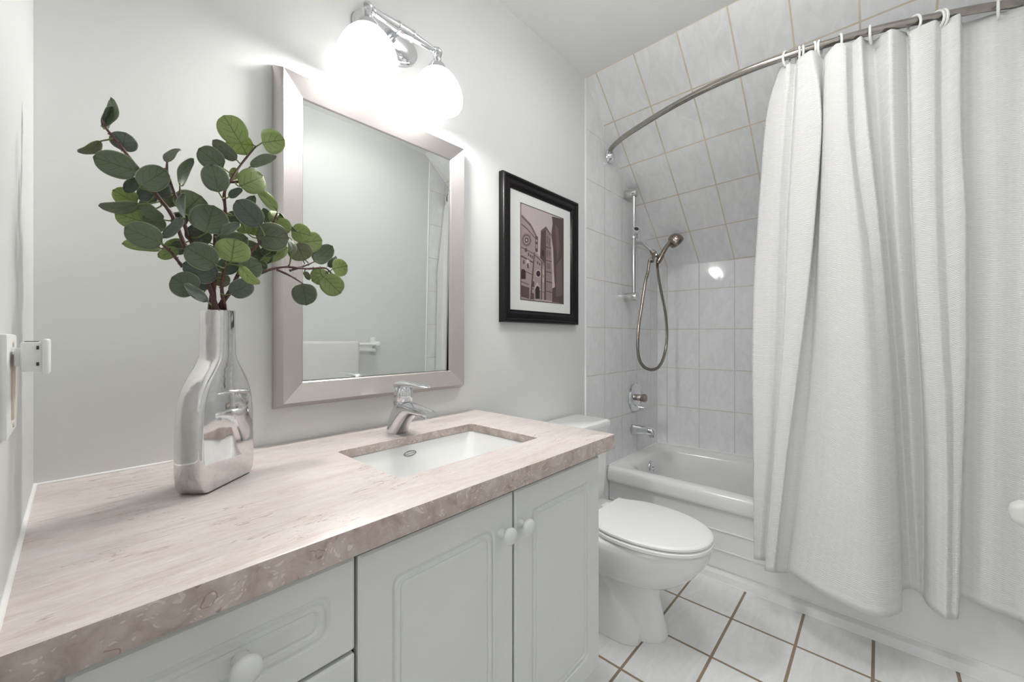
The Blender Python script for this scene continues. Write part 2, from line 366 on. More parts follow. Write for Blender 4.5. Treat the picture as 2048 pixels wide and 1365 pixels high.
CURTAIN=[[[1.78,-0.813,2.066],[1.791,-0.775,1.958],[1.8,-0.758,1.837],[1.808,-0.748,1.71],[1.816,-0.738,1.58],[1.824,-0.729,1.449],[1.831,-0.72,1.315],[1.838,-0.715,1.179],[1.845,-0.711,1.041],[1.852,-0.71,0.903],[1.859,-0.71,0.763],[1.866,-0.71,0.623],[1.872,-0.709,0.481],[1.879,-0.709,0.339],[1.885,-0.709,0.196]],[[1.74,-0.845,2.042],[1.754,-0.827,1.932],[1.766,-0.816,1.813],[1.776,-0.807,1.691],[1.787,-0.799,1.567],[1.796,-0.794,1.439],[1.806,-0.788,1.31],[1.815,-0.783,1.179],[1.824,-0.778,1.045],[1.833,-0.772,0.911],[1.841,-0.767,0.774],[1.85,-0.76,0.635],[1.858,-0.75,0.494],[1.867,-0.74,0.35],[1.875,-0.73,0.204]],[[1.765,-0.86,2.048],[1.778,-0.854,1.93],[1.789,-0.847,1.81],[1.799,-0.839,1.688],[1.808,-0.831,1.563],[1.817,-0.826,1.436],[1.826,-0.822,1.306],[1.834,-0.817,1.175],[1.843,-0.812,1.042],[1.851,-0.803,0.908],[1.859,-0.792,0.771],[1.867,-0.782,0.631],[1.875,-0.771,0.49],[1.882,-0.759,0.345],[1.89,-0.748,0.199]],[[1.735,-0.873,2.044],[1.745,-0.868,1.924],[1.753,-0.86,1.803],[1.761,-0.852,1.68],[1.768,-0.844,1.554],[1.775,-0.838,1.426],[1.781,-0.833,1.296],[1.788,-0.827,1.165],[1.794,-0.82,1.033],[1.8,-0.81,0.898],[1.806,-0.799,0.761],[1.812,-0.788,0.622],[1.818,-0.778,0.481],[1.824,-0.767,0.338],[1.83,-0.757,0.193]],[[1.722,-0.909,2.05],[1.733,-0.928,1.922],[1.742,-0.933,1.799],[1.75,-0.927,1.677],[1.758,-0.918,1.555],[1.765,-0.909,1.43],[1.772,-0.898,1.304],[1.779,-0.886,1.175],[1.786,-0.872,1.043],[1.793,-0.858,0.909],[1.799,-0.842,0.772],[1.806,-0.827,0.633],[1.812,-0.813,0.49],[1.819,-0.798,0.345],[1.825,-0.784,0.198]],[[1.765,-0.93,2.05],[1.776,-0.93,1.928],[1.785,-0.928,1.805],[1.793,-0.922,1.681],[1.801,-0.913,1.556],[1.808,-0.905,1.429],[1.815,-0.895,1.3],[1.822,-0.882,1.169],[1.829,-0.869,1.035],[1.836,-0.854,0.899],[1.842,-0.837,0.759],[1.849,-0.823,0.618],[1.855,-0.812,0.474],[1.862,-0.8,0.327],[1.868,-0.788,0.179]],[[1.785,-0.939,2.039],[1.796,-0.935,1.919],[1.805,-0.931,1.797],[1.813,-0.926,1.673],[1.821,-0.921,1.547],[1.829,-0.916,1.42],[1.836,-0.909,1.291],[1.843,-0.901,1.16],[1.85,-0.893,1.028],[1.857,-0.883,0.893],[1.864,-0.872,0.756],[1.871,-0.86,0.616],[1.877,-0.845,0.474],[1.884,-0.83,0.328],[1.89,-0.815,0.18]],[[1.745,-0.947,2.027],[1.755,-0.942,1.91],[1.763,-0.938,1.79],[1.77,-0.935,1.667],[1.777,-0.931,1.543],[1.784,-0.927,1.418],[1.79,-0.925,1.291],[1.797,-0.924,1.163],[1.803,-0.922,1.034],[1.809,-0.917,0.903],[1.815,-0.909,0.771],[1.821,-0.899,0.636],[1.827,-0.881,0.497],[1.832,-0.86,0.355],[1.838,-0.84,0.209]],[[1.73,-0.974,2.043],[1.735,-0.971,1.918],[1.739,-0.968,1.792],[1.742,-0.967,1.664],[1.746,-0.966,1.536],[1.749,-0.966,1.407],[1.752,-0.965,1.277],[1.755,-0.966,1.147],[1.758,-0.968,1.016],[1.761,-0.969,0.885],[1.764,-0.966,0.754],[1.767,-0.962,0.621],[1.769,-0.954,0.486],[1.772,-0.942,0.348],[1.775,-0.929,0.208]],[[1.735,-0.998,2.037],[1.737,-1.0,1.905],[1.739,-1.003,1.773],[1.74,-1.013,1.639],[1.742,-1.023,1.506],[1.743,-1.033,1.374],[1.745,-1.039,1.243],[1.746,-1.043,1.114],[1.747,-1.047,0.984],[1.749,-1.049,0.855],[1.75,-1.05,0.725],[1.751,-1.048,0.595],[1.753,-1.045,0.464],[1.754,-1.042,0.333],[1.755,-1.039,0.2]],[[1.785,-1.014,2.06],[1.784,-1.015,1.922],[1.783,-1.018,1.785],[1.782,-1.026,1.647],[1.782,-1.041,1.509],[1.781,-1.056,1.373],[1.78,-1.066,1.239],[1.779,-1.073,1.107],[1.779,-1.079,0.976],[1.778,-1.083,0.846],[1.777,-1.086,0.716],[1.777,-1.087,0.586],[1.776,-1.088,0.457],[1.776,-1.089,0.327],[1.775,-1.09,0.198]],[[1.765,-1.035,2.057],[1.773,-1.041,1.926],[1.78,-1.05,1.792],[1.787,-1.061,1.658],[1.793,-1.072,1.524],[1.798,-1.082,1.391],[1.804,-1.091,1.259],[1.809,-1.098,1.127],[1.815,-1.105,0.995],[1.82,-1.111,0.863],[1.825,-1.116,0.731],[1.83,-1.121,0.599],[1.835,-1.125,0.467],[1.84,-1.128,0.334],[1.845,-1.131,0.201]],[[1.815,-1.045,2.07],[1.827,-1.048,1.945],[1.837,-1.054,1.815],[1.846,-1.063,1.684],[1.855,-1.072,1.553],[1.863,-1.082,1.421],[1.871,-1.091,1.29],[1.879,-1.098,1.159],[1.886,-1.105,1.027],[1.894,-1.111,0.895],[1.901,-1.117,0.763],[1.909,-1.122,0.631],[1.916,-1.127,0.498],[1.923,-1.131,0.364],[1.93,-1.135,0.23]],[[1.835,-1.066,2.067],[1.848,-1.071,1.942],[1.859,-1.077,1.813],[1.869,-1.084,1.684],[1.878,-1.09,1.554],[1.887,-1.098,1.423],[1.896,-1.106,1.292],[1.904,-1.114,1.161],[1.913,-1.121,1.029],[1.921,-1.129,0.897],[1.929,-1.135,0.765],[1.937,-1.141,0.633],[1.945,-1.147,0.5],[1.952,-1.152,0.367],[1.96,-1.158,0.233]],[[1.79,-1.106,2.057],[1.807,-1.106,1.938],[1.821,-1.108,1.815],[1.833,-1.111,1.689],[1.845,-1.116,1.561],[1.857,-1.122,1.432],[1.868,-1.129,1.301],[1.879,-1.137,1.17],[1.889,-1.144,1.038],[1.9,-1.151,0.906],[1.91,-1.157,0.773],[1.92,-1.162,0.639],[1.93,-1.167,0.504],[1.94,-1.172,0.368],[1.95,-1.176,0.232]],[[1.862,-1.145,2.072],[1.872,-1.148,1.945],[1.88,-1.15,1.816],[1.887,-1.152,1.687],[1.894,-1.154,1.557],[1.901,-1.158,1.425],[1.907,-1.163,1.293],[1.914,-1.169,1.16],[1.92,-1.175,1.028],[1.926,-1.181,0.895],[1.932,-1.184,0.762],[1.938,-1.186,0.628],[1.944,-1.187,0.494],[1.949,-1.187,0.357],[1.955,-1.186,0.221]],[[1.82,-1.152,2.044],[1.831,-1.155,1.919],[1.839,-1.156,1.793],[1.847,-1.157,1.665],[1.854,-1.159,1.537],[1.862,-1.163,1.406],[1.869,-1.168,1.275],[1.875,-1.174,1.144],[1.882,-1.181,1.013],[1.889,-1.187,0.881],[1.895,-1.193,0.75],[1.901,-1.196,0.617],[1.908,-1.196,0.483],[1.914,-1.196,0.348],[1.92,-1.195,0.212]],[[1.83,-1.203,2.057],[1.836,-1.202,1.93],[1.841,-1.202,1.8],[1.846,-1.203,1.669],[1.851,-1.204,1.537],[1.855,-1.207,1.405],[1.859,-1.21,1.272],[1.863,-1.215,1.139],[1.867,-1.221,1.006],[1.871,-1.227,0.874],[1.875,-1.23,0.741],[1.879,-1.232,0.607],[1.883,-1.232,0.473],[1.886,-1.231,0.338],[1.89,-1.23,0.201]],[[1.858,-1.22,2.057],[1.863,-1.22,1.928],[1.867,-1.221,1.797],[1.871,-1.223,1.665],[1.874,-1.225,1.533],[1.878,-1.229,1.4],[1.881,-1.234,1.268],[1.884,-1.239,1.135],[1.887,-1.243,1.003],[1.89,-1.247,0.871],[1.893,-1.248,0.738],[1.896,-1.248,0.605],[1.899,-1.247,0.471],[1.902,-1.247,0.336],[1.905,-1.246,0.201]],[[1.862,-1.259,2.073],[1.867,-1.26,1.944],[1.871,-1.26,1.814],[1.875,-1.263,1.682],[1.879,-1.269,1.549],[1.882,-1.273,1.417],[1.885,-1.273,1.285],[1.889,-1.274,1.153],[1.892,-1.274,1.02],[1.895,-1.272,0.887],[1.898,-1.269,0.752],[1.901,-1.266,0.617],[1.904,-1.264,0.481],[1.907,-1.262,0.344],[1.91,-1.26,0.207]],[[1.92,-1.269,2.066],[1.924,-1.268,1.941],[1.927,-1.268,1.814],[1.929,-1.27,1.685],[1.932,-1.275,1.556],[1.935,-1.279,1.427],[1.937,-1.281,1.299],[1.939,-1.281,1.17],[1.942,-1.282,1.042],[1.944,-1.281,0.912],[1.946,-1.278,0.783],[1.949,-1.275,0.652],[1.951,-1.273,0.521],[1.953,-1.271,0.389],[1.955,-1.269,0.256]],[[1.93,-1.289,2.073],[1.934,-1.289,1.945],[1.937,-1.29,1.816],[1.939,-1.291,1.687],[1.942,-1.293,1.558],[1.945,-1.295,1.428],[1.947,-1.298,1.298],[1.949,-1.299,1.168],[1.952,-1.299,1.037],[1.954,-1.298,0.907],[1.956,-1.297,0.776],[1.959,-1.296,0.644],[1.961,-1.295,0.512],[1.963,-1.296,0.38],[1.965,-1.296,0.248]],[[1.935,-1.34,2.076],[1.936,-1.341,1.946],[1.937,-1.342,1.815],[1.938,-1.342,1.685],[1.938,-1.343,1.555],[1.939,-1.343,1.425],[1.94,-1.344,1.295],[1.941,-1.344,1.165],[1.941,-1.342,1.035],[1.942,-1.341,0.904],[1.943,-1.339,0.773],[1.943,-1.338,0.642],[1.944,-1.336,0.511],[1.944,-1.335,0.379],[1.945,-1.334,0.247]],[[1.95,-1.392,2.076],[1.951,-1.393,1.945],[1.951,-1.393,1.813],[1.951,-1.393,1.682],[1.952,-1.393,1.55],[1.952,-1.393,1.419],[1.952,-1.393,1.287],[1.953,-1.393,1.155],[1.953,-1.393,1.023],[1.953,-1.393,0.892],[1.954,-1.393,0.76],[1.954,-1.393,0.628],[1.954,-1.393,0.496],[1.955,-1.393,0.364],[1.955,-1.393,0.232]],[[1.962,-1.405,2.076],[1.963,-1.405,1.945],[1.963,-1.405,1.813],[1.963,-1.405,1.682],[1.964,-1.405,1.55],[1.964,-1.405,1.419],[1.964,-1.405,1.287],[1.965,-1.405,1.155],[1.965,-1.405,1.023],[1.965,-1.405,0.892],[1.966,-1.405,0.76],[1.966,-1.405,0.628],[1.966,-1.405,0.496],[1.967,-1.405,0.364],[1.967,-1.405,0.232]]]
STEMS={"left":[[[0.211,-0.216,1.122],[0.192,-0.236,1.199],[0.172,-0.236,1.23],[0.156,-0.231,1.279],[0.134,-0.226,1.314],[0.118,-0.226,1.341],[0.098,-0.216,1.374],[0.088,-0.216,1.388],[0.08,-0.216,1.399],[0.077,-0.216,1.41]],[[0.168,-0.236,1.197],[0.155,-0.236,1.217],[0.141,-0.246,1.23],[0.137,-0.246,1.249]]],"mid":[[[0.224,-0.216,1.123],[0.209,-0.226,1.179],[0.181,-0.226,1.242],[0.175,-0.216,1.265],[0.165,-0.216,1.306],[0.152,-0.216,1.349],[0.151,-0.216,1.37]],[[0.174,-0.236,1.249],[0.167,-0.246,1.279],[0.165,-0.236,1.305],[0.166,-0.226,1.332]]],"tall":[[[0.228,-0.206,1.123],[0.219,-0.206,1.199],[0.216,-0.216,1.26],[0.23,-0.216,1.299],[0.227,-0.226,1.336],[0.236,-0.226,1.361],[0.255,-0.216,1.4],[0.278,-0.216,1.44]],[[0.235,-0.226,1.359],[0.25,-0.226,1.365],[0.261,-0.226,1.386],[0.266,-0.226,1.395]]],"right":[[[0.234,-0.216,1.123],[0.235,-0.236,1.168],[0.261,-0.226,1.226],[0.285,-0.216,1.262],[0.304,-0.216,1.294],[0.314,-0.216,1.323]]],"low":[[[0.232,-0.206,1.123],[0.255,-0.216,1.185],[0.294,-0.196,1.208],[0.333,-0.186,1.225],[0.383,-0.176,1.229],[0.427,-0.166,1.237],[0.443,-0.166,1.223]],[[0.323,-0.186,1.218],[0.347,-0.186,1.209],[0.373,-0.186,1.195]],[[0.349,-0.181,1.22],[0.381,-0.171,1.235],[0.403,-0.166,1.248]]],"front":[[[0.214,-0.226,1.122],[0.219,-0.246,1.166],[0.221,-0.256,1.2],[0.22,-0.266,1.224]]]}
LEAVES={"left":[[0.077,-0.216,1.398,0.088,-0.205,1.451,0.0119,1.0,0.08,-0.216,1.399],[0.078,-0.206,1.401,0.087,-0.206,1.438,0.0108,0.0,0.0795,-0.216,1.401],[0.075,-0.216,1.377,0.052,-0.205,1.355,0.0125,1.0,0.0889,-0.216,1.3867],[0.098,-0.206,1.374,0.102,-0.216,1.4,0.0304,0.0,0.098,-0.216,1.374],[0.113,-0.246,1.334,0.066,-0.243,1.342,0.0353,1.0,0.1195,-0.226,1.3385],[0.115,-0.256,1.31,0.145,-0.259,1.343,0.0337,1.0,0.1311,-0.226,1.3189],[0.118,-0.216,1.333,0.101,-0.209,1.309,0.0152,0.0,0.1209,-0.226,1.3361],[0.116,-0.196,1.298,0.088,-0.204,1.31,0.027,2.0,0.136,-0.2265,1.3108],[0.116,-0.236,1.287,0.072,-0.227,1.275,0.0169,0.0,0.142,-0.2278,1.3013],[0.128,-0.206,1.266,0.09,-0.205,1.275,0.0309,2.0,0.137,-0.246,1.249],[0.141,-0.206,1.314,0.115,-0.196,1.313,0.0257,0.0,0.136,-0.2265,1.3108],[0.139,-0.196,1.32,0.16,-0.197,1.338,0.0224,0.0,0.1325,-0.226,1.3165],[0.145,-0.226,1.272,0.116,-0.228,1.294,0.0177,1.0,0.1575,-0.2315,1.2745],[0.148,-0.216,1.258,0.122,-0.209,1.275,0.0256,1.0,0.1618,-0.2328,1.2612],[0.139,-0.266,1.226,0.098,-0.254,1.245,0.0365,1.0,0.141,-0.246,1.23],[0.141,-0.236,1.223,0.096,-0.239,1.223,0.0167,2.0,0.1448,-0.2433,1.2265],[0.185,-0.246,1.158,0.153,-0.246,1.178,0.0399,1.0,0.2006,-0.2269,1.164],[0.196,-0.266,1.14,0.166,-0.266,1.167,0.015,0.0,0.2058,-0.2215,1.143],[0.165,-0.216,1.229,0.141,-0.205,1.213,0.0172,2.0,0.172,-0.236,1.23],[0.137,-0.186,1.295,0.117,-0.181,1.291,0.0246,1.0,0.142,-0.2278,1.3013],[0.189,-0.196,1.185,0.206,-0.206,1.166,0.0196,0.0,0.1955,-0.2324,1.185],[0.145,-0.196,1.253,0.129,-0.193,1.258,0.0215,0.0,0.1618,-0.2328,1.2612]],"mid":[[0.151,-0.216,1.369,0.168,-0.205,1.402,0.0112,0.0,0.1511,-0.216,1.3681],[0.166,-0.226,1.332,0.184,-0.216,1.387,0.0144,1.0,0.166,-0.226,1.332],[0.174,-0.196,1.295,0.198,-0.204,1.33,0.0483,1.0,0.1677,-0.216,1.2948],[0.197,-0.246,1.257,0.208,-0.243,1.306,0.0518,1.0,0.1788,-0.2224,1.2504],[0.166,-0.266,1.311,0.165,-0.261,1.272,0.01,0.0,0.1651,-0.2351,1.3075],[0.163,-0.271,1.27,0.141,-0.26,1.235,0.0134,0.0,0.1683,-0.2442,1.2735],[0.178,-0.196,1.246,0.149,-0.2,1.232,0.0177,2.0,0.1794,-0.2233,1.2483],[0.177,-0.216,1.267,0.198,-0.223,1.252,0.0301,0.0,0.175,-0.216,1.265],[0.166,-0.186,1.308,0.149,-0.183,1.325,0.026,1.0,0.165,-0.216,1.306],[0.162,-0.186,1.291,0.18,-0.192,1.278,0.0257,0.0,0.1686,-0.216,1.2911],[0.178,-0.196,1.227,0.161,-0.2,1.243,0.0222,1.0,0.1861,-0.226,1.2305],[0.195,-0.186,1.297,0.177,-0.183,1.307,0.0294,1.0,0.1686,-0.216,1.2911]],"front":[[0.204,-0.286,1.199,0.165,-0.282,1.223,0.039,1.0,0.2209,-0.2569,1.2022],[0.226,-0.276,1.208,0.229,-0.285,1.247,0.0467,2.0,0.2206,-0.2596,1.2087],[0.213,-0.246,1.184,0.167,-0.246,1.202,0.0377,0.0,0.2201,-0.2515,1.1845],[0.237,-0.286,1.202,0.267,-0.276,1.174,0.0166,2.0,0.2208,-0.2578,1.2044],[0.229,-0.256,1.156,0.262,-0.259,1.179,0.0308,0.0,0.2181,-0.2424,1.158],[0.217,-0.236,1.198,0.244,-0.245,1.216,0.0276,0.0,0.2208,-0.2551,1.1969]],"tall":[[0.25,-0.236,1.429,0.224,-0.235,1.47,0.0421,2.0,0.2655,-0.216,1.4182],[0.28,-0.196,1.45,0.236,-0.193,1.44,0.0349,2.0,0.278,-0.216,1.44],[0.286,-0.226,1.447,0.327,-0.215,1.471,0.0411,2.0,0.278,-0.216,1.44],[0.248,-0.216,1.405,0.212,-0.214,1.429,0.022,0.0,0.255,-0.216,1.4],[0.267,-0.226,1.396,0.308,-0.232,1.429,0.016,0.0,0.266,-0.226,1.395],[0.227,-0.216,1.384,0.194,-0.206,1.411,0.0353,1.0,0.2429,-0.2224,1.3752],[0.213,-0.256,1.327,0.203,-0.256,1.372,0.0359,1.0,0.2275,-0.2242,1.3293],[0.248,-0.236,1.352,0.287,-0.232,1.383,0.0407,2.0,0.2432,-0.226,1.3623],[0.246,-0.196,1.374,0.25,-0.197,1.397,0.0138,2.0,0.2429,-0.2224,1.3752],[0.233,-0.226,1.331,0.252,-0.233,1.35,0.012,0.0,0.2275,-0.2242,1.3293],[0.249,-0.216,1.305,0.278,-0.21,1.349,0.0179,1.0,0.2297,-0.2169,1.3024],[0.255,-0.186,1.309,0.282,-0.193,1.289,0.0396,2.0,0.2295,-0.2178,1.3057],[0.216,-0.256,1.256,0.243,-0.257,1.281,0.0147,0.0,0.216,-0.216,1.26],[0.221,-0.216,1.241,0.265,-0.219,1.265,0.0353,1.0,0.2168,-0.2133,1.2434],[0.212,-0.196,1.251,0.193,-0.187,1.266,0.0264,0.0,0.2165,-0.2142,1.2489],[0.2,-0.186,1.219,0.221,-0.192,1.245,0.0301,0.0,0.2179,-0.2096,1.2212],[0.217,-0.196,1.193,0.243,-0.189,1.181,0.0238,1.0,0.2198,-0.206,1.1921],[0.246,-0.186,1.258,0.226,-0.185,1.274,0.0282,0.0,0.2185,-0.216,1.2671],[0.24,-0.186,1.313,0.259,-0.189,1.3,0.0209,1.0,0.2292,-0.2187,1.3091]],"right":[[0.272,-0.266,1.28,0.237,-0.261,1.319,0.0375,0.0,0.2902,-0.216,1.2707],[0.278,-0.216,1.275,0.333,-0.224,1.275,0.0492,0.0,0.2885,-0.216,1.2678],[0.314,-0.216,1.329,0.28,-0.223,1.358,0.0191,2.0,0.314,-0.216,1.323],[0.301,-0.206,1.303,0.297,-0.195,1.333,0.0166,1.0,0.3067,-0.216,1.3019],[0.31,-0.206,1.305,0.323,-0.197,1.332,0.0264,2.0,0.3076,-0.216,1.3045],[0.311,-0.216,1.306,0.335,-0.219,1.289,0.0334,2.0,0.3085,-0.216,1.3072],[0.322,-0.206,1.327,0.356,-0.2,1.296,0.0082,1.0,0.314,-0.216,1.323],[0.35,-0.186,1.302,0.384,-0.197,1.296,0.0356,2.0,0.3113,-0.216,1.3151],[0.245,-0.246,1.198,0.277,-0.251,1.215,0.0373,1.0,0.2468,-0.2315,1.1944],[0.262,-0.186,1.256,0.295,-0.176,1.247,0.0331,1.0,0.2763,-0.2196,1.2489],[0.287,-0.186,1.249,0.312,-0.196,1.232,0.0291,1.0,0.2806,-0.2178,1.2555],[0.272,-0.186,1.282,0.295,-0.186,1.313,0.0324,2.0,0.2902,-0.216,1.2707],[0.297,-0.196,1.262,0.315,-0.206,1.245,0.0308,0.0,0.2885,-0.216,1.2678],[0.342,-0.176,1.284,0.317,-0.171,1.302,0.0304,2.0,0.3049,-0.216,1.2966]],"low":[[0.367,-0.176,1.281,0.42,-0.166,1.298,0.0434,2.0,0.391,-0.1687,1.2409],[0.361,-0.186,1.277,0.376,-0.185,1.244,0.0436,1.0,0.383,-0.1705,1.2362],[0.341,-0.216,1.248,0.337,-0.208,1.284,0.0133,0.0,0.3421,-0.1842,1.2257],[0.344,-0.186,1.266,0.292,-0.191,1.228,0.0193,2.0,0.3466,-0.1833,1.2261],[0.403,-0.166,1.248,0.442,-0.169,1.288,0.0339,1.0,0.403,-0.166,1.248],[0.443,-0.166,1.237,0.476,-0.17,1.248,0.0375,2.0,0.4357,-0.166,1.2294],[0.436,-0.156,1.244,0.464,-0.145,1.269,0.018,0.0,0.4285,-0.166,1.2357],[0.436,-0.156,1.231,0.402,-0.158,1.206,0.0382,2.0,0.4357,-0.166,1.2294],[0.418,-0.176,1.217,0.458,-0.176,1.182,0.0449,2.0,0.415,-0.1687,1.2348],[0.372,-0.186,1.195,0.384,-0.175,1.151,0.0453,1.0,0.373,-0.186,1.195],[0.383,-0.166,1.224,0.396,-0.159,1.208,0.0113,1.0,0.383,-0.176,1.229],[0.288,-0.206,1.226,0.297,-0.209,1.212,0.015,1.0,0.294,-0.196,1.208],[0.264,-0.216,1.183,0.245,-0.216,1.161,0.0204,1.0,0.2621,-0.2124,1.1892]]}
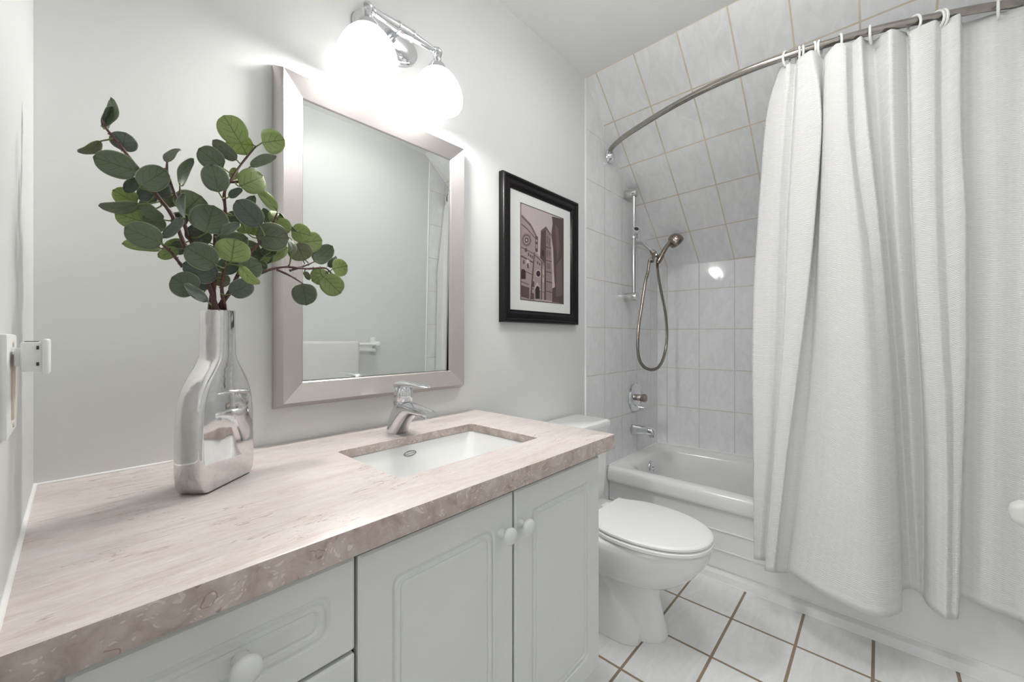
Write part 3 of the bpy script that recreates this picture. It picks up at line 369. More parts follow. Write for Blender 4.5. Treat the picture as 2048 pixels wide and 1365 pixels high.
PRINT=[[1,[[0.706,0.982],[1,1],[1,0],[0.706,0.004],[0.696,0.151],[0.783,0.183],[0.758,0.342],[0.735,0.619],[0.687,0.771],[0.725,0.897]]],[2,[[0.783,0.906],[0.87,0.864],[0.909,0.641],[0.841,0.482],[0.812,0.667]]],[2,[[0.812,0.422],[0.967,0.553],[0.977,0.093],[0.812,0.074]]],[1,[[0.441,0.782],[0.561,0.844],[0.561,0.015],[0.503,0.015],[0.418,0.474]]],[3,[[0.561,0.844],[0.677,0.778],[0.696,0.522],[0.716,0.153],[0.712,0.011],[0.561,0.014]]],[2,[[0.437,0.781],[0.561,0.846],[0.681,0.779],[0.681,0.751],[0.561,0.815],[0.437,0.756]]],[2,[[0.58,0.747],[0.609,0.747],[0.609,0.655],[0.58,0.655]]],[2,[[0.629,0.726],[0.658,0.726],[0.658,0.634],[0.629,0.634]]],[1,[[0.464,0.731],[0.522,0.732],[0.522,0.641],[0.464,0.641]]],[2,[[0.58,0.582],[0.609,0.582],[0.609,0.509],[0.58,0.509]]],[2,[[0.634,0.579],[0.662,0.579],[0.662,0.515],[0.634,0.515]]],[0,[[0.464,0.569],[0.513,0.569],[0.513,0.505],[0.464,0.506]]],[2,[[0.59,0.437],[0.623,0.437],[0.623,0.372],[0.59,0.373]]],[2,[[0.634,0.432],[0.662,0.432],[0.662,0.376],[0.634,0.377]]],[1,[[0.561,0.621],[0.689,0.621],[0.689,0.609],[0.561,0.609]]],[1,[[0.561,0.471],[0.696,0.469],[0.696,0.458],[0.561,0.46]]],[1,[[0.565,0.344],[0.702,0.339],[0.702,0.328],[0.565,0.333]]],[1,[[0.565,0.234],[0.712,0.228],[0.712,0.216],[0.565,0.223]]],[1,[[0.565,0.125],[0.712,0.116],[0.712,0.105],[0.565,0.114]]],[4,[[0.006,0.894],[0.213,0.821],[0.377,0.693],[0.352,0.521],[0.429,0.474],[0.526,0.42],[0.516,0.015],[0,0],[0,0.45]]],[2,[[0.01,0.882],[0.213,0.81],[0.358,0.69],[0.344,0.675],[0.203,0.789],[0.008,0.859]]],[2,[[0.008,0.793],[0.135,0.758],[0.309,0.684],[0.302,0.673],[0.126,0.744],[0.008,0.777]]],[1,[[0.309,0.702],[0.368,0.703],[0.368,0.534],[0.309,0.534]]],[4,[[0.321,0.668],[0.356,0.668],[0.356,0.642],[0.321,0.641]]],[4,[[0.321,0.615],[0.356,0.615],[0.356,0.571],[0.321,0.571]]],[3,[[0.228,0.643],[0.22,0.613],[0.195,0.585],[0.159,0.565],[0.116,0.554],[0.073,0.556],[0.037,0.568],[0.012,0.59],[0.004,0.617],[0.012,0.647],[0.037,0.674],[0.073,0.695],[0.116,0.706],[0.159,0.706],[0.195,0.694],[0.22,0.672]]],[2,[[0.209,0.641],[0.202,0.616],[0.182,0.592],[0.152,0.575],[0.116,0.566],[0.081,0.567],[0.05,0.578],[0.03,0.596],[0.023,0.62],[0.03,0.645],[0.05,0.668],[0.081,0.685],[0.116,0.694],[0.152,0.694],[0.182,0.683],[0.202,0.665]]],[4,[[0.182,0.638],[0.177,0.62],[0.163,0.604],[0.141,0.592],[0.116,0.585],[0.091,0.586],[0.07,0.593],[0.055,0.606],[0.05,0.623],[0.055,0.64],[0.07,0.656],[0.091,0.669],[0.116,0.675],[0.141,0.675],[0.163,0.668],[0.177,0.655]]],[1,[[0.159,0.635],[0.155,0.624],[0.146,0.613],[0.132,0.605],[0.116,0.601],[0.1,0.601],[0.086,0.606],[0.077,0.615],[0.074,0.625],[0.077,0.637],[0.086,0.647],[0.1,0.655],[0.116,0.66],[0.132,0.659],[0.146,0.655],[0.155,0.646]]],[5,[[0.133,0.632],[0.132,0.628],[0.128,0.623],[0.123,0.62],[0.116,0.618],[0.109,0.618],[0.104,0.62],[0.1,0.624],[0.099,0.628],[0.1,0.633],[0.104,0.637],[0.109,0.641],[0.116,0.642],[0.123,0.642],[0.128,0.64],[0.132,0.637]]],[2,[[0,0.549],[0.275,0.51],[0.275,0.497],[0,0.536]]],[1,[[0,0.459],[0.28,0.412],[0.28,0.395],[0,0.44]]],[1,[[0.077,0.501],[0.077,0.527],[0.078,0.532],[0.083,0.539],[0.092,0.544],[0.102,0.547],[0.111,0.546],[0.12,0.543],[0.125,0.537],[0.126,0.532],[0.126,0.506]]],[1,[[0.19,0.456],[0.19,0.478],[0.19,0.481],[0.193,0.485],[0.198,0.488],[0.203,0.489],[0.209,0.489],[0.213,0.487],[0.216,0.483],[0.217,0.481],[0.217,0.459]]],[1,[[0.228,0.447],[0.228,0.469],[0.229,0.472],[0.232,0.475],[0.236,0.478],[0.242,0.48],[0.247,0.479],[0.252,0.477],[0.255,0.474],[0.255,0.471],[0.255,0.449]]],[1,[[0.145,0.465],[0.145,0.491],[0.146,0.494],[0.149,0.498],[0.154,0.501],[0.16,0.503],[0.166,0.502],[0.17,0.5],[0.173,0.497],[0.174,0.494],[0.174,0.468]]],[1,[[0.277,0.522],[0.302,0.517],[0.222,0.005],[0.19,0.004]]],[2,[[0.28,0.509],[0.426,0.462],[0.526,0.413],[0.524,0.399],[0.426,0.444],[0.279,0.491]]],[5,[[0.116,0.428],[0.178,0.422],[0.178,0.37],[0.116,0.376]]],[1,[[0.128,0.334],[0.128,0.377],[0.128,0.381],[0.132,0.385],[0.138,0.389],[0.145,0.391],[0.152,0.39],[0.158,0.388],[0.162,0.383],[0.162,0.38],[0.162,0.336]]],[1,[[0.039,0.369],[0.039,0.403],[0.039,0.407],[0.043,0.411],[0.048,0.414],[0.054,0.416],[0.061,0.415],[0.066,0.413],[0.069,0.409],[0.07,0.406],[0.07,0.372]]],[2,[[0,0.315],[0.251,0.278],[0.251,0.267],[0,0.305]]],[0,[[0,0.208],[0,0.276],[0,0.287],[0.009,0.301],[0.026,0.311],[0.046,0.316],[0.067,0.314],[0.084,0.306],[0.094,0.294],[0.097,0.284],[0.097,0.215]]],[2,[[0,0.187],[0.164,0.167],[0.164,0.154],[0,0.175]]],[1,[[0,0.144],[0.174,0.129],[0.174,0.007],[0,0.025]]],[3,[[0.28,0.443],[0.503,0.402],[0.503,0.392],[0.28,0.432]]],[1,[[0.348,0.396],[0.348,0.418],[0.349,0.421],[0.352,0.425],[0.356,0.428],[0.362,0.43],[0.367,0.429],[0.372,0.427],[0.375,0.424],[0.375,0.421],[0.375,0.399]]],[1,[[0.397,0.39],[0.397,0.41],[0.397,0.412],[0.4,0.416],[0.404,0.419],[0.409,0.42],[0.414,0.42],[0.419,0.418],[0.421,0.415],[0.422,0.412],[0.422,0.392]]],[5,[[0.443,0.302],[0.438,0.285],[0.424,0.27],[0.402,0.259],[0.377,0.254],[0.352,0.255],[0.331,0.263],[0.316,0.276],[0.311,0.291],[0.316,0.308],[0.331,0.323],[0.352,0.334],[0.377,0.339],[0.402,0.338],[0.424,0.331],[0.438,0.318]]],[0,[[0.427,0.301],[0.424,0.287],[0.413,0.275],[0.396,0.267],[0.377,0.263],[0.358,0.264],[0.342,0.27],[0.331,0.28],[0.327,0.293],[0.331,0.306],[0.342,0.318],[0.358,0.326],[0.377,0.33],[0.396,0.329],[0.413,0.323],[0.424,0.313]]],[1,[[0.449,0.441],[0.472,0.433],[0.46,0.014],[0.437,0.013]]],[5,[[0.48,0.354],[0.507,0.354],[0.507,0.299],[0.48,0.3]]],[5,[[0.48,0.264],[0.507,0.263],[0.507,0.209],[0.48,0.21]]],[2,[[0.213,0.131],[0.522,0.106],[0.522,0.095],[0.213,0.121]]],[5,[[0.28,0.117],[0.358,0.202],[0.429,0.113],[0.406,0.111],[0.358,0.175],[0.304,0.117]]],[0,[[0.309,0.018],[0.309,0.119],[0.312,0.13],[0.322,0.144],[0.339,0.154],[0.36,0.159],[0.38,0.157],[0.397,0.149],[0.408,0.136],[0.41,0.125],[0.41,0.022]]],[1,[[0.236,0.141],[0.236,0.185],[0.237,0.19],[0.242,0.197],[0.251,0.203],[0.261,0.205],[0.271,0.204],[0.28,0.2],[0.285,0.194],[0.286,0.188],[0.286,0.144]]],[1,[[0.213,0.079],[0.28,0.075],[0.28,0.004],[0.213,0.009]]]]
# ================================================================== SETTING
TRX = 1.765; CEIL = 2.376; YS = -1.42; XB0 = 2.652; BW = 0.0763; ZS = 1.546
def xb(y): return XB0 - BW * y
def quad(bm, pts, uvs):
    l = bm.loops.layers.uv.verify()
    f = bm.faces.new([bm.verts.new(p) for p in pts])
    for lp, u in zip(f.loops, uvs): lp[l].uv = u
    return f
def slab(name, pts, uvs, mat, back):
    """tiled face with a body behind it, pushed along the vector back"""
    bm = BM(); quad(bm, pts, uvs); n = len(pts)
    b = [V(p) + V(back) for p in pts]
    for i in range(n):
        j = (i + 1) % n
        quad(bm, [pts[i], b[i], b[j], pts[j]], [(0.02, 0.02)] * 4)
    quad(bm, b[::-1], [(0.02, 0.02)] * n)
    return struct(name, bm, mat)
bm = BM(); box(bm, (-0.12, 0.0, 0), (TRX, 0.1, CEIL)); struct('wall_north', bm, M['wall'])
slab('wall_shower', [(TRX, 0, 0), (2.68, 0, 0), (2.68, 0, ZS), (XB0, 0, ZS), (TRX, 0, CEIL)],
     [(TRX, 0), (2.68, 0), (2.68, ZS), (XB0, ZS), (TRX, CEIL)], M['tile_n'], (0, 0.1, 0))
slab('wall_east', [(xb(0), 0, 0), (xb(YS), YS, 0), (xb(YS), YS, ZS), (xb(0), 0, ZS)],
     [(0, 0), (1.42, 0), (1.42, ZS), (0, ZS)], M['tile_e'], (0.1, 0, 0))
SL = math.hypot(XB0 - TRX, CEIL - ZS); SL2 = math.hypot(xb(YS) - TRX, CEIL - ZS)
slab('wall_sloped', [(TRX, 0, CEIL), (xb(0), 0, ZS), (xb(YS), YS, ZS), (TRX, YS, CEIL)],
     [(0, 0), (0, SL), (1.42, SL2), (1.42, 0)], M['tile_s'], (0.08, 0, 0.09))
SX = 1.815                                  # where the tiles of the opposite wall begin
bm = BM(); box(bm, (-0.12, YS - 0.1, 0), (SX, YS, CEIL)); struct('wall_south', bm, M['wall'])
slab('wall_tub_foot', [(SX, YS, 0), (2.80, YS, 0), (2.80, YS, ZS), (xb(YS), YS, ZS), (SX, YS, CEIL)],
     [(SX, 0), (2.80, 0), (2.80, ZS), (xb(YS), ZS), (SX, CEIL)], M['tile_n'], (0, -0.1, 0))
bm = BM(); quad(bm, [(-0.12, YS, 0), (2.0, YS, 0), (2.0, 0, 0), (-0.12, 0, 0)], [(-0.12, YS), (2.0, YS), (2.0, 0), (-0.12, 0)])
quad(bm, [(2.0, YS, 0), (2.8, YS, 0), (2.8, 0, 0), (2.0, 0, 0)], [(2.0, YS), (2.8, YS), (2.8, 0), (2.0, 0)])
quad(bm, [(-0.12, 0, -0.08), (2.8, 0, -0.08), (2.8, YS, -0.08), (-0.12, YS, -0.08)], [(0, 0)] * 4)
struct('floor', bm, M['tile_f'])
bm = BM(); box(bm, (-0.12, YS - 0.1, CEIL), (TRX + 0.01, 0.1, CEIL + 0.1)); struct('ceiling', bm, M['ceiling'])
# left wall with an unseen doorway, added to let hall fill light in
D0, D1, DH = -0.66, -1.40, 2.05
bm = BM(); box(bm, (-0.12, D0, 0), (0, 0, CEIL)); box(bm, (-0.12, YS, DH), (0, D0, CEIL)); box(bm, (-0.12, YS, 0), (0, D1, DH))
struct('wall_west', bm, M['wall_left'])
bm = BM(); box(bm, (-0.14, D0, 0), (0.0, D0 + 0.004, DH)); 
box(bm, (-0.135, D0, 0), (-0.12, D0 + 0.06, DH + 0.06)); box(bm, (-0.135, D1 - 0.06, 0), (-0.12, D1, DH + 0.06)); box(bm, (-0.135, D1, DH), (-0.12, D0, DH + 0.06))
struct('trim_1', bm, M['white'])
# hall outside the doorway
bm = BM()
box(bm, (-1.35, -1.9, -0.08), (-0.12, 0.1, 0.0)); struct('floor_hall', bm, simple('hall_wood_floor', (0.36, 0.27, 0.19), 0.4))
bm = BM(); box(bm, (-1.35, -1.9, CEIL), (-0.12, 0.1, CEIL + 0.1)); struct('ceiling_hall', bm, M['ceiling'])
bm = BM(); box(bm, (-1.45, -1.9, 0), (-1.35, 0.1, CEIL)); box(bm, (-1.35, -2.0, 0), (-0.02, -1.9, CEIL)); box(bm, (-1.35, 0.1, 0), (-0.02, 0.2, CEIL)); box(bm, (-0.12, -1.9, 0), (-0.02, YS - 0.1, CEIL))
struct('wall_hall', bm, M['hall'])
# trims: tile edge strips, caulk lines
def strip(name, a, b, r, mat='caulk'):
    bm = BM(); tube(bm, [a, b], r, 8); return struct(name, bm, M[mat], 40)
strip('trim_2', (TRX, -0.001, 0.0), (TRX, -0.001, CEIL), 0.0055)
strip('trim_3', (SX, YS + 0.001, 0.0), (SX, YS + 0.001, CEIL), 0.0055)
strip('trim_4', (0.0, -0.001, 0.8255), (0.30, -0.0005, 0.8250), 0.0026)
strip('trim_5', (0.001, 0.0, 0.8255), (0.001, -0.555, 0.8255), 0.0035)
strip('trim_6', (1.982, 0.0, 0.0015), (1.982, YS, 0.0015), 0.0045)
strip('trim_7', (2.0, -0.001, 0.394), (2.65, -0.001, 0.394), 0.004)
strip('trim_8', (xb(0) - 0.001, 0, 0.394), (xb(YS) - 0.001, YS, 0.394), 0.004)
strip('trim_9', (XB0 - 0.0005, -0.0005, 0.394), (XB0 - 0.0005, -0.0005, ZS), 0.003)

# ================================================================== VANITY
CT = 0.8246
def ring_panel(bm, x0, x1, z0, z1, y, spec, flip=1, n=6):
    """door leaf facing -y : spec = list of (inset, proud, corner radius)"""
    rings = []
    for ins, pr_, rad in spec:
        hx = (x1 - x0) / 2 - ins; hz = (z1 - z0) / 2 - ins
        rings.append([((x0 + x1) / 2 + a, y - pr_, (z0 + z1) / 2 + b) for a, b in rrect(hx, hz, rad, n)])
    loft(bm, rings, True, True, True)
t = thing('vanity_cabinet', 'white lacquered vanity cabinet under the beige marble countertop', 'cabinet', (0.49, -0.3, 0))
for nm, lo, hi in (('side_panel', (0.0005, -0.52, 0.215), (0.0165, -0.012, 0.7835)), ('side_panel', (0.960, -0.52, 0.215), (0.976, -0.012, 0.7835)), ('bottom_panel', (0.0165, -0.503, 0.215), (0.960, -0.012, 0.231)),
                   ('back_panel', (0.0165, -0.020, 0.231), (0.960, -0.012, 0.7835)), ('front_panel', (0.0165, -0.52, 0.215), (0.960, -0.504, 0.7835)), ('toe_kick', (0.003, -0.46, 0.0), (0.95, -0.444, 0.215))):
    bm = BM(); box(bm, lo, hi); link(nm, bm, M['white'], t, 0)
for lo, hi in (((0.310, -0.5232, 0.222), (0.3195, -0.5195, 0.775)), ((0.639, -0.5232, 0.222), (0.648, -0.5195, 0.775)), ((0.045, -0.5232, 0.638), (0.31, -0.5195, 0.647))):
    bm = BM(); box(bm, lo, hi); link('gap_shade', bm, M['dark'], t, 0)  # dark strips painting in the shade between doors and drawers
def panel_front(name, x0, x1, z0, z1, g, rad, knob):
    bm = BM()
    s = [(0, 0, .003), (0, 0.0165, .003), (0.0035, 0.0195, .004), (g, 0.0195, rad), (g + .003, 0.0155, rad), (g + .0065, 0.0160, rad), (g + .0085, 0.0188, rad),
         (g + .014, 0.0188, rad * .8), (g + .0165, 0.0163, rad * .7), (g + .021, 0.0188, rad * .6), (g + .028, .0190, rad * .5)]
    ring_panel(bm, x0, x1, z0, z1, -0.5205, s)
    f = link(name, bm, M['white'], t, 25)
    bm = BM(); kx, kz = knob
    revolve(bm, [(0.0095, 0.0), (0.008, 0.004), (0.0062, 0.008), (0.0065, 0.012), (0.011, 0.0155), (0.0148, 0.019), (0.0165, 0.023), (0.0155, 0.0275), (0.011, 0.0305), (0.004, 0.0318)],
            (kx, -0.540, kz), (0, -1, 0), 24)
    k = link('knob', bm, M['white'], f, 60)
    return f
panel_front('door', 0.318, 0.6405, 0.225, 0.7725, 0.052, 0.014, (0.606, 0.704))
panel_front('door', 0.6465, 0.9745, 0.225, 0.7725, 0.052, 0.014, (0.661, 0.702))
panel_front('drawer', 0.042, 0.3125, 0.6455, 0.7745, 0.034, 0.013, (0.176, 0.712))
panel_front('drawer', 0.042, 0.3125, 0.437, 0.640, 0.045, 0.013, (0.176, 0.54))
panel_front('drawer', 0.042, 0.3125, 0.225, 0.4315, 0.045, 0.013, (0.176, 0.33))

# countertop with a rectangular cut-out
bm = BM()
SX0, SX1, SY0, SY1 = 0.449, 0.856, -0.433, -0.1725
hole_t = [((SX0 + SX1) / 2 + a, (SY0 + SY1) / 2 + b) for a, b in rrect((SX1 - SX0) / 2, (SY1 - SY0) / 2, 0.012, 5)]
CX1, CY0 = 1.0234, -0.5595
# outer outline sampled to pair with the hole ring (same vertex count)
def outer_of(i, n):
    k = 6; q, r = divmod(i, k); c = [(CX1, -0.0015), (0.0008, -0.0015), (0.0008, CY0), (CX1, CY0)][q]
    return c
nh = len(hole_t)
def ringz(pts, z): return [(x, y, z) for x, y in pts]
def outl(d):
    pts = []
    hx = (CX1 - 0.0008) / 2 - d; hy = (-0.0015 - CY0) / 2 - d
    return [((CX1 + 0.0008) / 2 + a, (CY0 - 0.0015) / 2 + b) for a, b in rrect(hx, hy, 0.004, 5)]
def hgrow(d): return [((SX0 + SX1) / 2 + a, (SY0 + SY1) / 2 + b) for a, b in rrect((SX1 - SX0) / 2 + d, (SY1 - SY0) / 2 + d, 0.012 + d, 5)]
ZB, ZH = 0.7855, 0.8035
rings = [ringz(hgrow(0), ZH), ringz(hgrow(0), CT - 0.0016), ringz(hgrow(0.0016), CT), ringz(outl(0.0035), CT), ringz(outl(0.001), CT - 0.001), ringz(outl(0), CT - 0.0035), ringz(outl(0), ZB + 0.002), ringz(outl(0.002), ZB),
         ringz(outl(0.028), ZB), ringz(outl(0.028), ZH), ringz(hgrow(0), ZH)]
loft(bm, rings, True, False, False)
ct = link('countertop', bm, M['marble'], None, 30)
tag(ct, 'pinkish beige marble countertop with thick speckled front edge', 'countertop')

# sink under the cut-out
t = thing('sink', 'white rectangular undermount sink set into the marble countertop', 'sink', ((SX0 + SX1) / 2, -0.303, 0.70))
bm = BM(); cxs, cys = (SX0 + SX1) / 2, (SY0 + SY1) / 2; hx, hy = (SX1 - SX0) / 2, (SY1 - SY0) / 2
def sr(d, z, r, dx=0): return [(cxs + a + dx, cys + b, z) for a, b in rrect(hx + d, hy + d, r, 5)]
loft(bm, [sr(0.026, ZH - 0.001, .03), sr(0.004, ZH - 0.001, .018), sr(0.001, ZH - 0.004, .016), sr(-0.008, ZH - 0.05, .03), sr(-0.02, 0.715, .05), sr(-0.04, 0.685, .06), sr(-0.075, 0.672, .06), sr(-0.12, 0.668, .012),
          sr(-0.12, 0.655, .012), sr(-0.06, 0.66, .06), sr(-0.01, 0.70, .05), sr(0.006, ZH - 0.05, .03), sr(0.026, ZH - 0.012, .03)], True, False, False)
R_ = None
link('basin', bm, M['porcelain'], t, 50)
bm = BM(); revolve(bm, [(0.022, 0.0), (0.024, 0.003), (0.018, 0.0045), (0.006, 0.003)], (cxs, cys + 0.0, 0.668), (0, 0, 1), 24); box(bm, (cxs - 0.02, cys - 0.012, 0.656), (cxs + 0.02, cys + 0.012, 0.669)); link('drain', bm, M['chrome'], t, 40)
# oval maker's badge printed on the far wall of the basin
bm = BM(); N = 36; bx, bz = 0.640, 0.7795
def on_wall(z): return (cys + hy + 0.001) - 0.009 * (ZH - 0.004 - z) / 0.046 - 0.0012
for (a, b) in ((0.0185, 0.0062), (0.0162, 0.0046)):
    pass
ro = [bm.verts.new((bx + 0.0190 * cos(2 * pi * i / N), on_wall(bz + 0.0066 * sin(2 * pi * i / N)), bz + 0.0066 * sin(2 * pi * i / N))) for i in range(N)]
ri = [bm.verts.new((bx + 0.0170 * cos(2 * pi * i / N), on_wall(bz + 0.0050 * sin(2 * pi * i / N)), bz + 0.0050 * sin(2 * pi * i / N))) for i in range(N)]
for i in range(N): bm.faces.new((ro[i], ro[(i + 1) % N], ri[(i + 1) % N], ri[i]))
ink = simple('badge_ink', (0.10, 0.11, 0.12), 0.5)
lg = link('badge', bm, ink, t, 0)
def text_mesh(body, size, ext, mat, name, parent, mtx):
    cu = bpy.data.curves.new(name, 'FONT'); cu.body = body; cu.size = size; cu.extrude = ext; cu.align_x = 'CENTER'; cu.align_y = 'CENTER'
    ob = bpy.data.objects.new(name, cu); COL.objects.link(ob)
    dg = bpy.context.evaluated_depsgraph_get(); me = bpy.data.meshes.new_from_object(ob.evaluated_get(dg))
    bpy.data.objects.remove(ob); me.transform(mtx); me.materials.clear(); me.materials.append(mat)
    o = bpy.data.objects.new(name, me); COL.objects.link(o); o.parent = parent; o.matrix_parent_inverse = parent.matrix_basis.inverted()
    return o
try:
    mt = Matrix.Translation((bx, on_wall(bz) - 0.0002, bz)) @ Matrix.Rotation(radians(90 - 11), 4, 'X')
    text_mesh('American Standard', 0.0042, 0.0001, ink, 'badge_lettering', t, mt)
except Exception as e: print('text', e)

# faucet
t = thing('faucet', 'chrome single-lever faucet on the marble countertop behind the sink', 'faucet', (0.645, -0.105, CT))
bm = BM(); FX = 0.645
def fsec(p, q, w, n=24, e=2.4):
    p = V((0, *p)); q = V((0, *q)); c = (p + q) / 2; h = (q - p) / 2; out = []
    for i in range(n):
        a = 2 * pi * i / n; ca, sa = cos(a), sin(a)
        k = 1.0 / (abs(ca) ** e + abs(sa) ** e) ** (1 / e)
        out.append(c + h * (ca * k) + V((FX + w * sa * k, 0, 0)))
    return out
loft(bm, [fsec((-.076, CT + .0005), (-.136, CT + .0005), .027), fsec((-.077, CT + .006), (-.137, CT + .004), .0262), fsec((-.083, CT + .026), (-.145, CT + .018), .0252), fsec((-.094, CT + .052), (-.160, CT + .036), .0245),
          fsec((-.108, CT + .075), (-.180, CT + .050), .0245), fsec((-.128, CT + .088), (-.200, CT + .056), .0245), fsec((-.165, CT + .086), (-.216, CT + .057), .0235), fsec((-.205, CT + .081), (-.235, CT + .057), .0215), fsec((-.240, CT + .077), (-.252, CT + .058), .0195), fsec((-.2585, CT + .073), (-.260, CT + .061), .0165)])
link('body', bm, M['chrome'], t, 70)
bm = BM(); ax = V((0, -0.16, 1)).normalized()
revolve(bm, [(.0235, 0), (.0242, .004), (.0242, .026), (.0225, .029), (.0225, .031), (.0245, .033)], (FX, -.130, CT + .058), ax, 32); link('neck', bm, M['chrome'], t, 40)
bm = BM(); revolve(bm, [(.0248, 0), (.0252, .006), (.0245, .020), (.021, .033), (.012, .040)], (FX, -.1365, CT + .091), ax, 32)
L0 = []
for y, z, w, h in ((-.108, CT + .124, .012, .006), (-.115, CT + .131, .019, .010), (-.135, CT + .134, .0225, .011), (-.165, CT + .135, .0215, .009), (-.195, CT + .1345, .0195, .0065), (-.225, CT + .134, .0165, .0045), (-.245, CT + .1335, .012, .003), (-.252, CT + .133, .005, .0015)):
    L0.append([(FX + w * cos(2 * pi * i / 20), y + .0, z + h * sin(2 * pi * i / 20) * (1 if sin(2 * pi * i / 20) < 0 else .75)) for i in range(20)])
loft(bm, L0); link('lever', bm, M['chrome'], t, 60)
bm = BM(); revolve(bm, [(.0048, 0), (.0046, .0012)], (FX, -.1615, CT + .104), (0, -1, -.1), 16); link('indicator_dot', bm, M['slot'], t, 40)
bm = BM(); revolve(bm, [(.0125, 0), (.0128, .008), (.0105, .009), (.0105, .0115)], (FX, -.240, CT + .063), (0, -.25, -1), 24); link('aerator', bm, M['brushed_chrome'], t, 40)

# ================================================================== MIRROR, LIGHT, PICTURE
def frame_profile(name, x0, x1, z0, z1, prof, mats, parent, smooth=30):
    """mitred frame: prof = list of (inset from the outer edge, y); crosswise bars and uprights may differ in grain"""
    for part, mat in (('h', mats[0]), ('v', mats[1])):
        for side in (0, 1):
            bm = BM(); rows = []
            for ins, y in prof:
                a = [(x0 + ins, y, z0 + ins), (x1 - ins, y, z0 + ins), (x1 - ins, y, z1 - ins), (x0 + ins, y, z1 - ins)]
                if part == 'h': rows.append((a[0], a[1]) if side == 0 else (a[3], a[2]))
                else: rows.append((a[0], a[3]) if side == 0 else (a[1], a[2]))
            vs_ = [[bm.verts.new(p) for p in r] for r in rows]
            for p, q in zip(vs_, vs_[1:]): bm.faces.new((p[0], p[1], q[1], q[0]))
            link('frame_rail' if part == 'h' else 'frame_stile', bm, mat, parent, smooth)
t = thing('wall_mirror', 'rectangular wall mirror in a wide brushed nickel frame above the sink', 'mirror', (0.665, 0, 0.91))
MX0, MX1, MZ0, MZ1 = 0.370, 0.9615, 0.909, 1.7395
frame_profile('m', MX0, MX1, MZ0, MZ1, [(0.001, -.0005), (0.0, -.002), (0.0135, -.034), (0.0145, -.0348), (0.0155, -.0345), (0.061, -.0225), (0.0625, -.021), (0.064, -.0120)], (M['frame_h'], M['frame_v']), t)
bm = BM(); box(bm, (MX0 + .061, -.0125, MZ0 + .061), (MX1 - .061, -.0085, MZ1 - .061))
mc = V((0, -.0105, (MZ0 + MZ1) / 2)); bmesh.ops.rotate(bm, cent=mc, matrix=Matrix.Rotation(radians(.95), 3, 'X'), verts=bm.verts); link('mirror_glass', bm, M['mirror'], t, 0)
bm = BM(); box(bm, (MX0 + .02, -.003, MZ0 + .02), (MX1 - .02, -.0005, MZ1 - .02)); link('backing', bm, M['dark'], t, 0)

t = thing('vanity_light', 'chrome two-shade vanity light, lit, on the wall above the mirror', 'wall light', (0.655, 0, 1.945))
bm = BM(); PCX, PCZ = 0.672, 1.966
rings = []
for k_, y in ((1.0, -.0005), (1.0, -.006), (.985, -.010), (.93, -.0125), (.88, -.0125), (.80, -.016), (.5, -.022), (.18, -.0245)):
    rings.append([(PCX + .105 * k_ * cos(2 * pi * i / 48), y, PCZ + .063 * k_ * sin(2 * pi * i / 48)) for i in range(48)])
loft(bm, rings); link('back_plate', bm, M['chrome'], t, 30)
bm = BM(); BY, BZ = -.103, 1.9357
tube(bm, smooth_path([(PCX, -.015, 1.966), (PCX, -.045, 1.963), (PCX, -.078, 1.951), (PCX, BY, BZ)], 6), lambda q: .0135 - .002 * q, 16)
revolve(bm, [(.02, 0), (.0195, .006), (.015, .010)], (PCX, -.018, 1.966), (0, -1, 0), 24)
link('arm', bm, M['chrome'], t, 50)
bm = BM(); H = .1045
prof = [(.0085, -H), (.0105, -H + .004), (.0105, -H + .010), (.0085, -H + .012), (.0095, -H + .016), (.0135, -.026), (.0165, -.0245), (.0165, -.021), (.014, -.019), (.015, -.010), (.0155, 0)]
prof = prof + [(r, -h) for r, h in prof[-2::-1]]
revolve(bm, prof, (PCX, BY, BZ), (1, 0, 0), 28); link('crossbar', bm, M['chrome'], t, 35)
for sx in (-1, 1):
    ex = PCX + sx * (H + .006)
    sb = BM(); sphere(sb, (ex, BY, BZ), .0155, 24); 
    revolve(sb, [(.010, 0), (.0125, .004), (.0105, .008), (.012, .012), (.0118, .018), (.019, .024), (.027, .036), (.0335, .050), (.0350, .058), (.032, .060)], (ex, BY, BZ - .008), (0, 0, -1), 32, True, True)
    hd = link('socket_cap', sb, M['chrome'], t, 45)
    sh = BM()
    revolve(sh, [(.0325, .050), (.040, .055), (.052, .068), (.063, .085), (.0715, .104), (.0755, .122), (.0762, .136), (.074, .147), (.0710, .152), (.0680, .149), (.0715, .136), (.0705, .122), (.059, .086), (.048, .070), (.030, .055)],
            (ex, BY, BZ - .008), (0, 0, -1), 48, True, True)
    link('lamp_shade', sh, M['glow'], t, 60)
    bl = bpy.data.lights.new('bulb', 'POINT'); bl.energy = BULB_WATTS; bl.shadow_soft_size = .034; bl.color = (1.0, .985, .965)
    bo = bpy.data.objects.new('bulb', bl); COL.objects.link(bo); bo.location = (ex, BY, BZ - .136); bo.parent = t; bo.matrix_parent_inverse = t.matrix_basis.inverted()

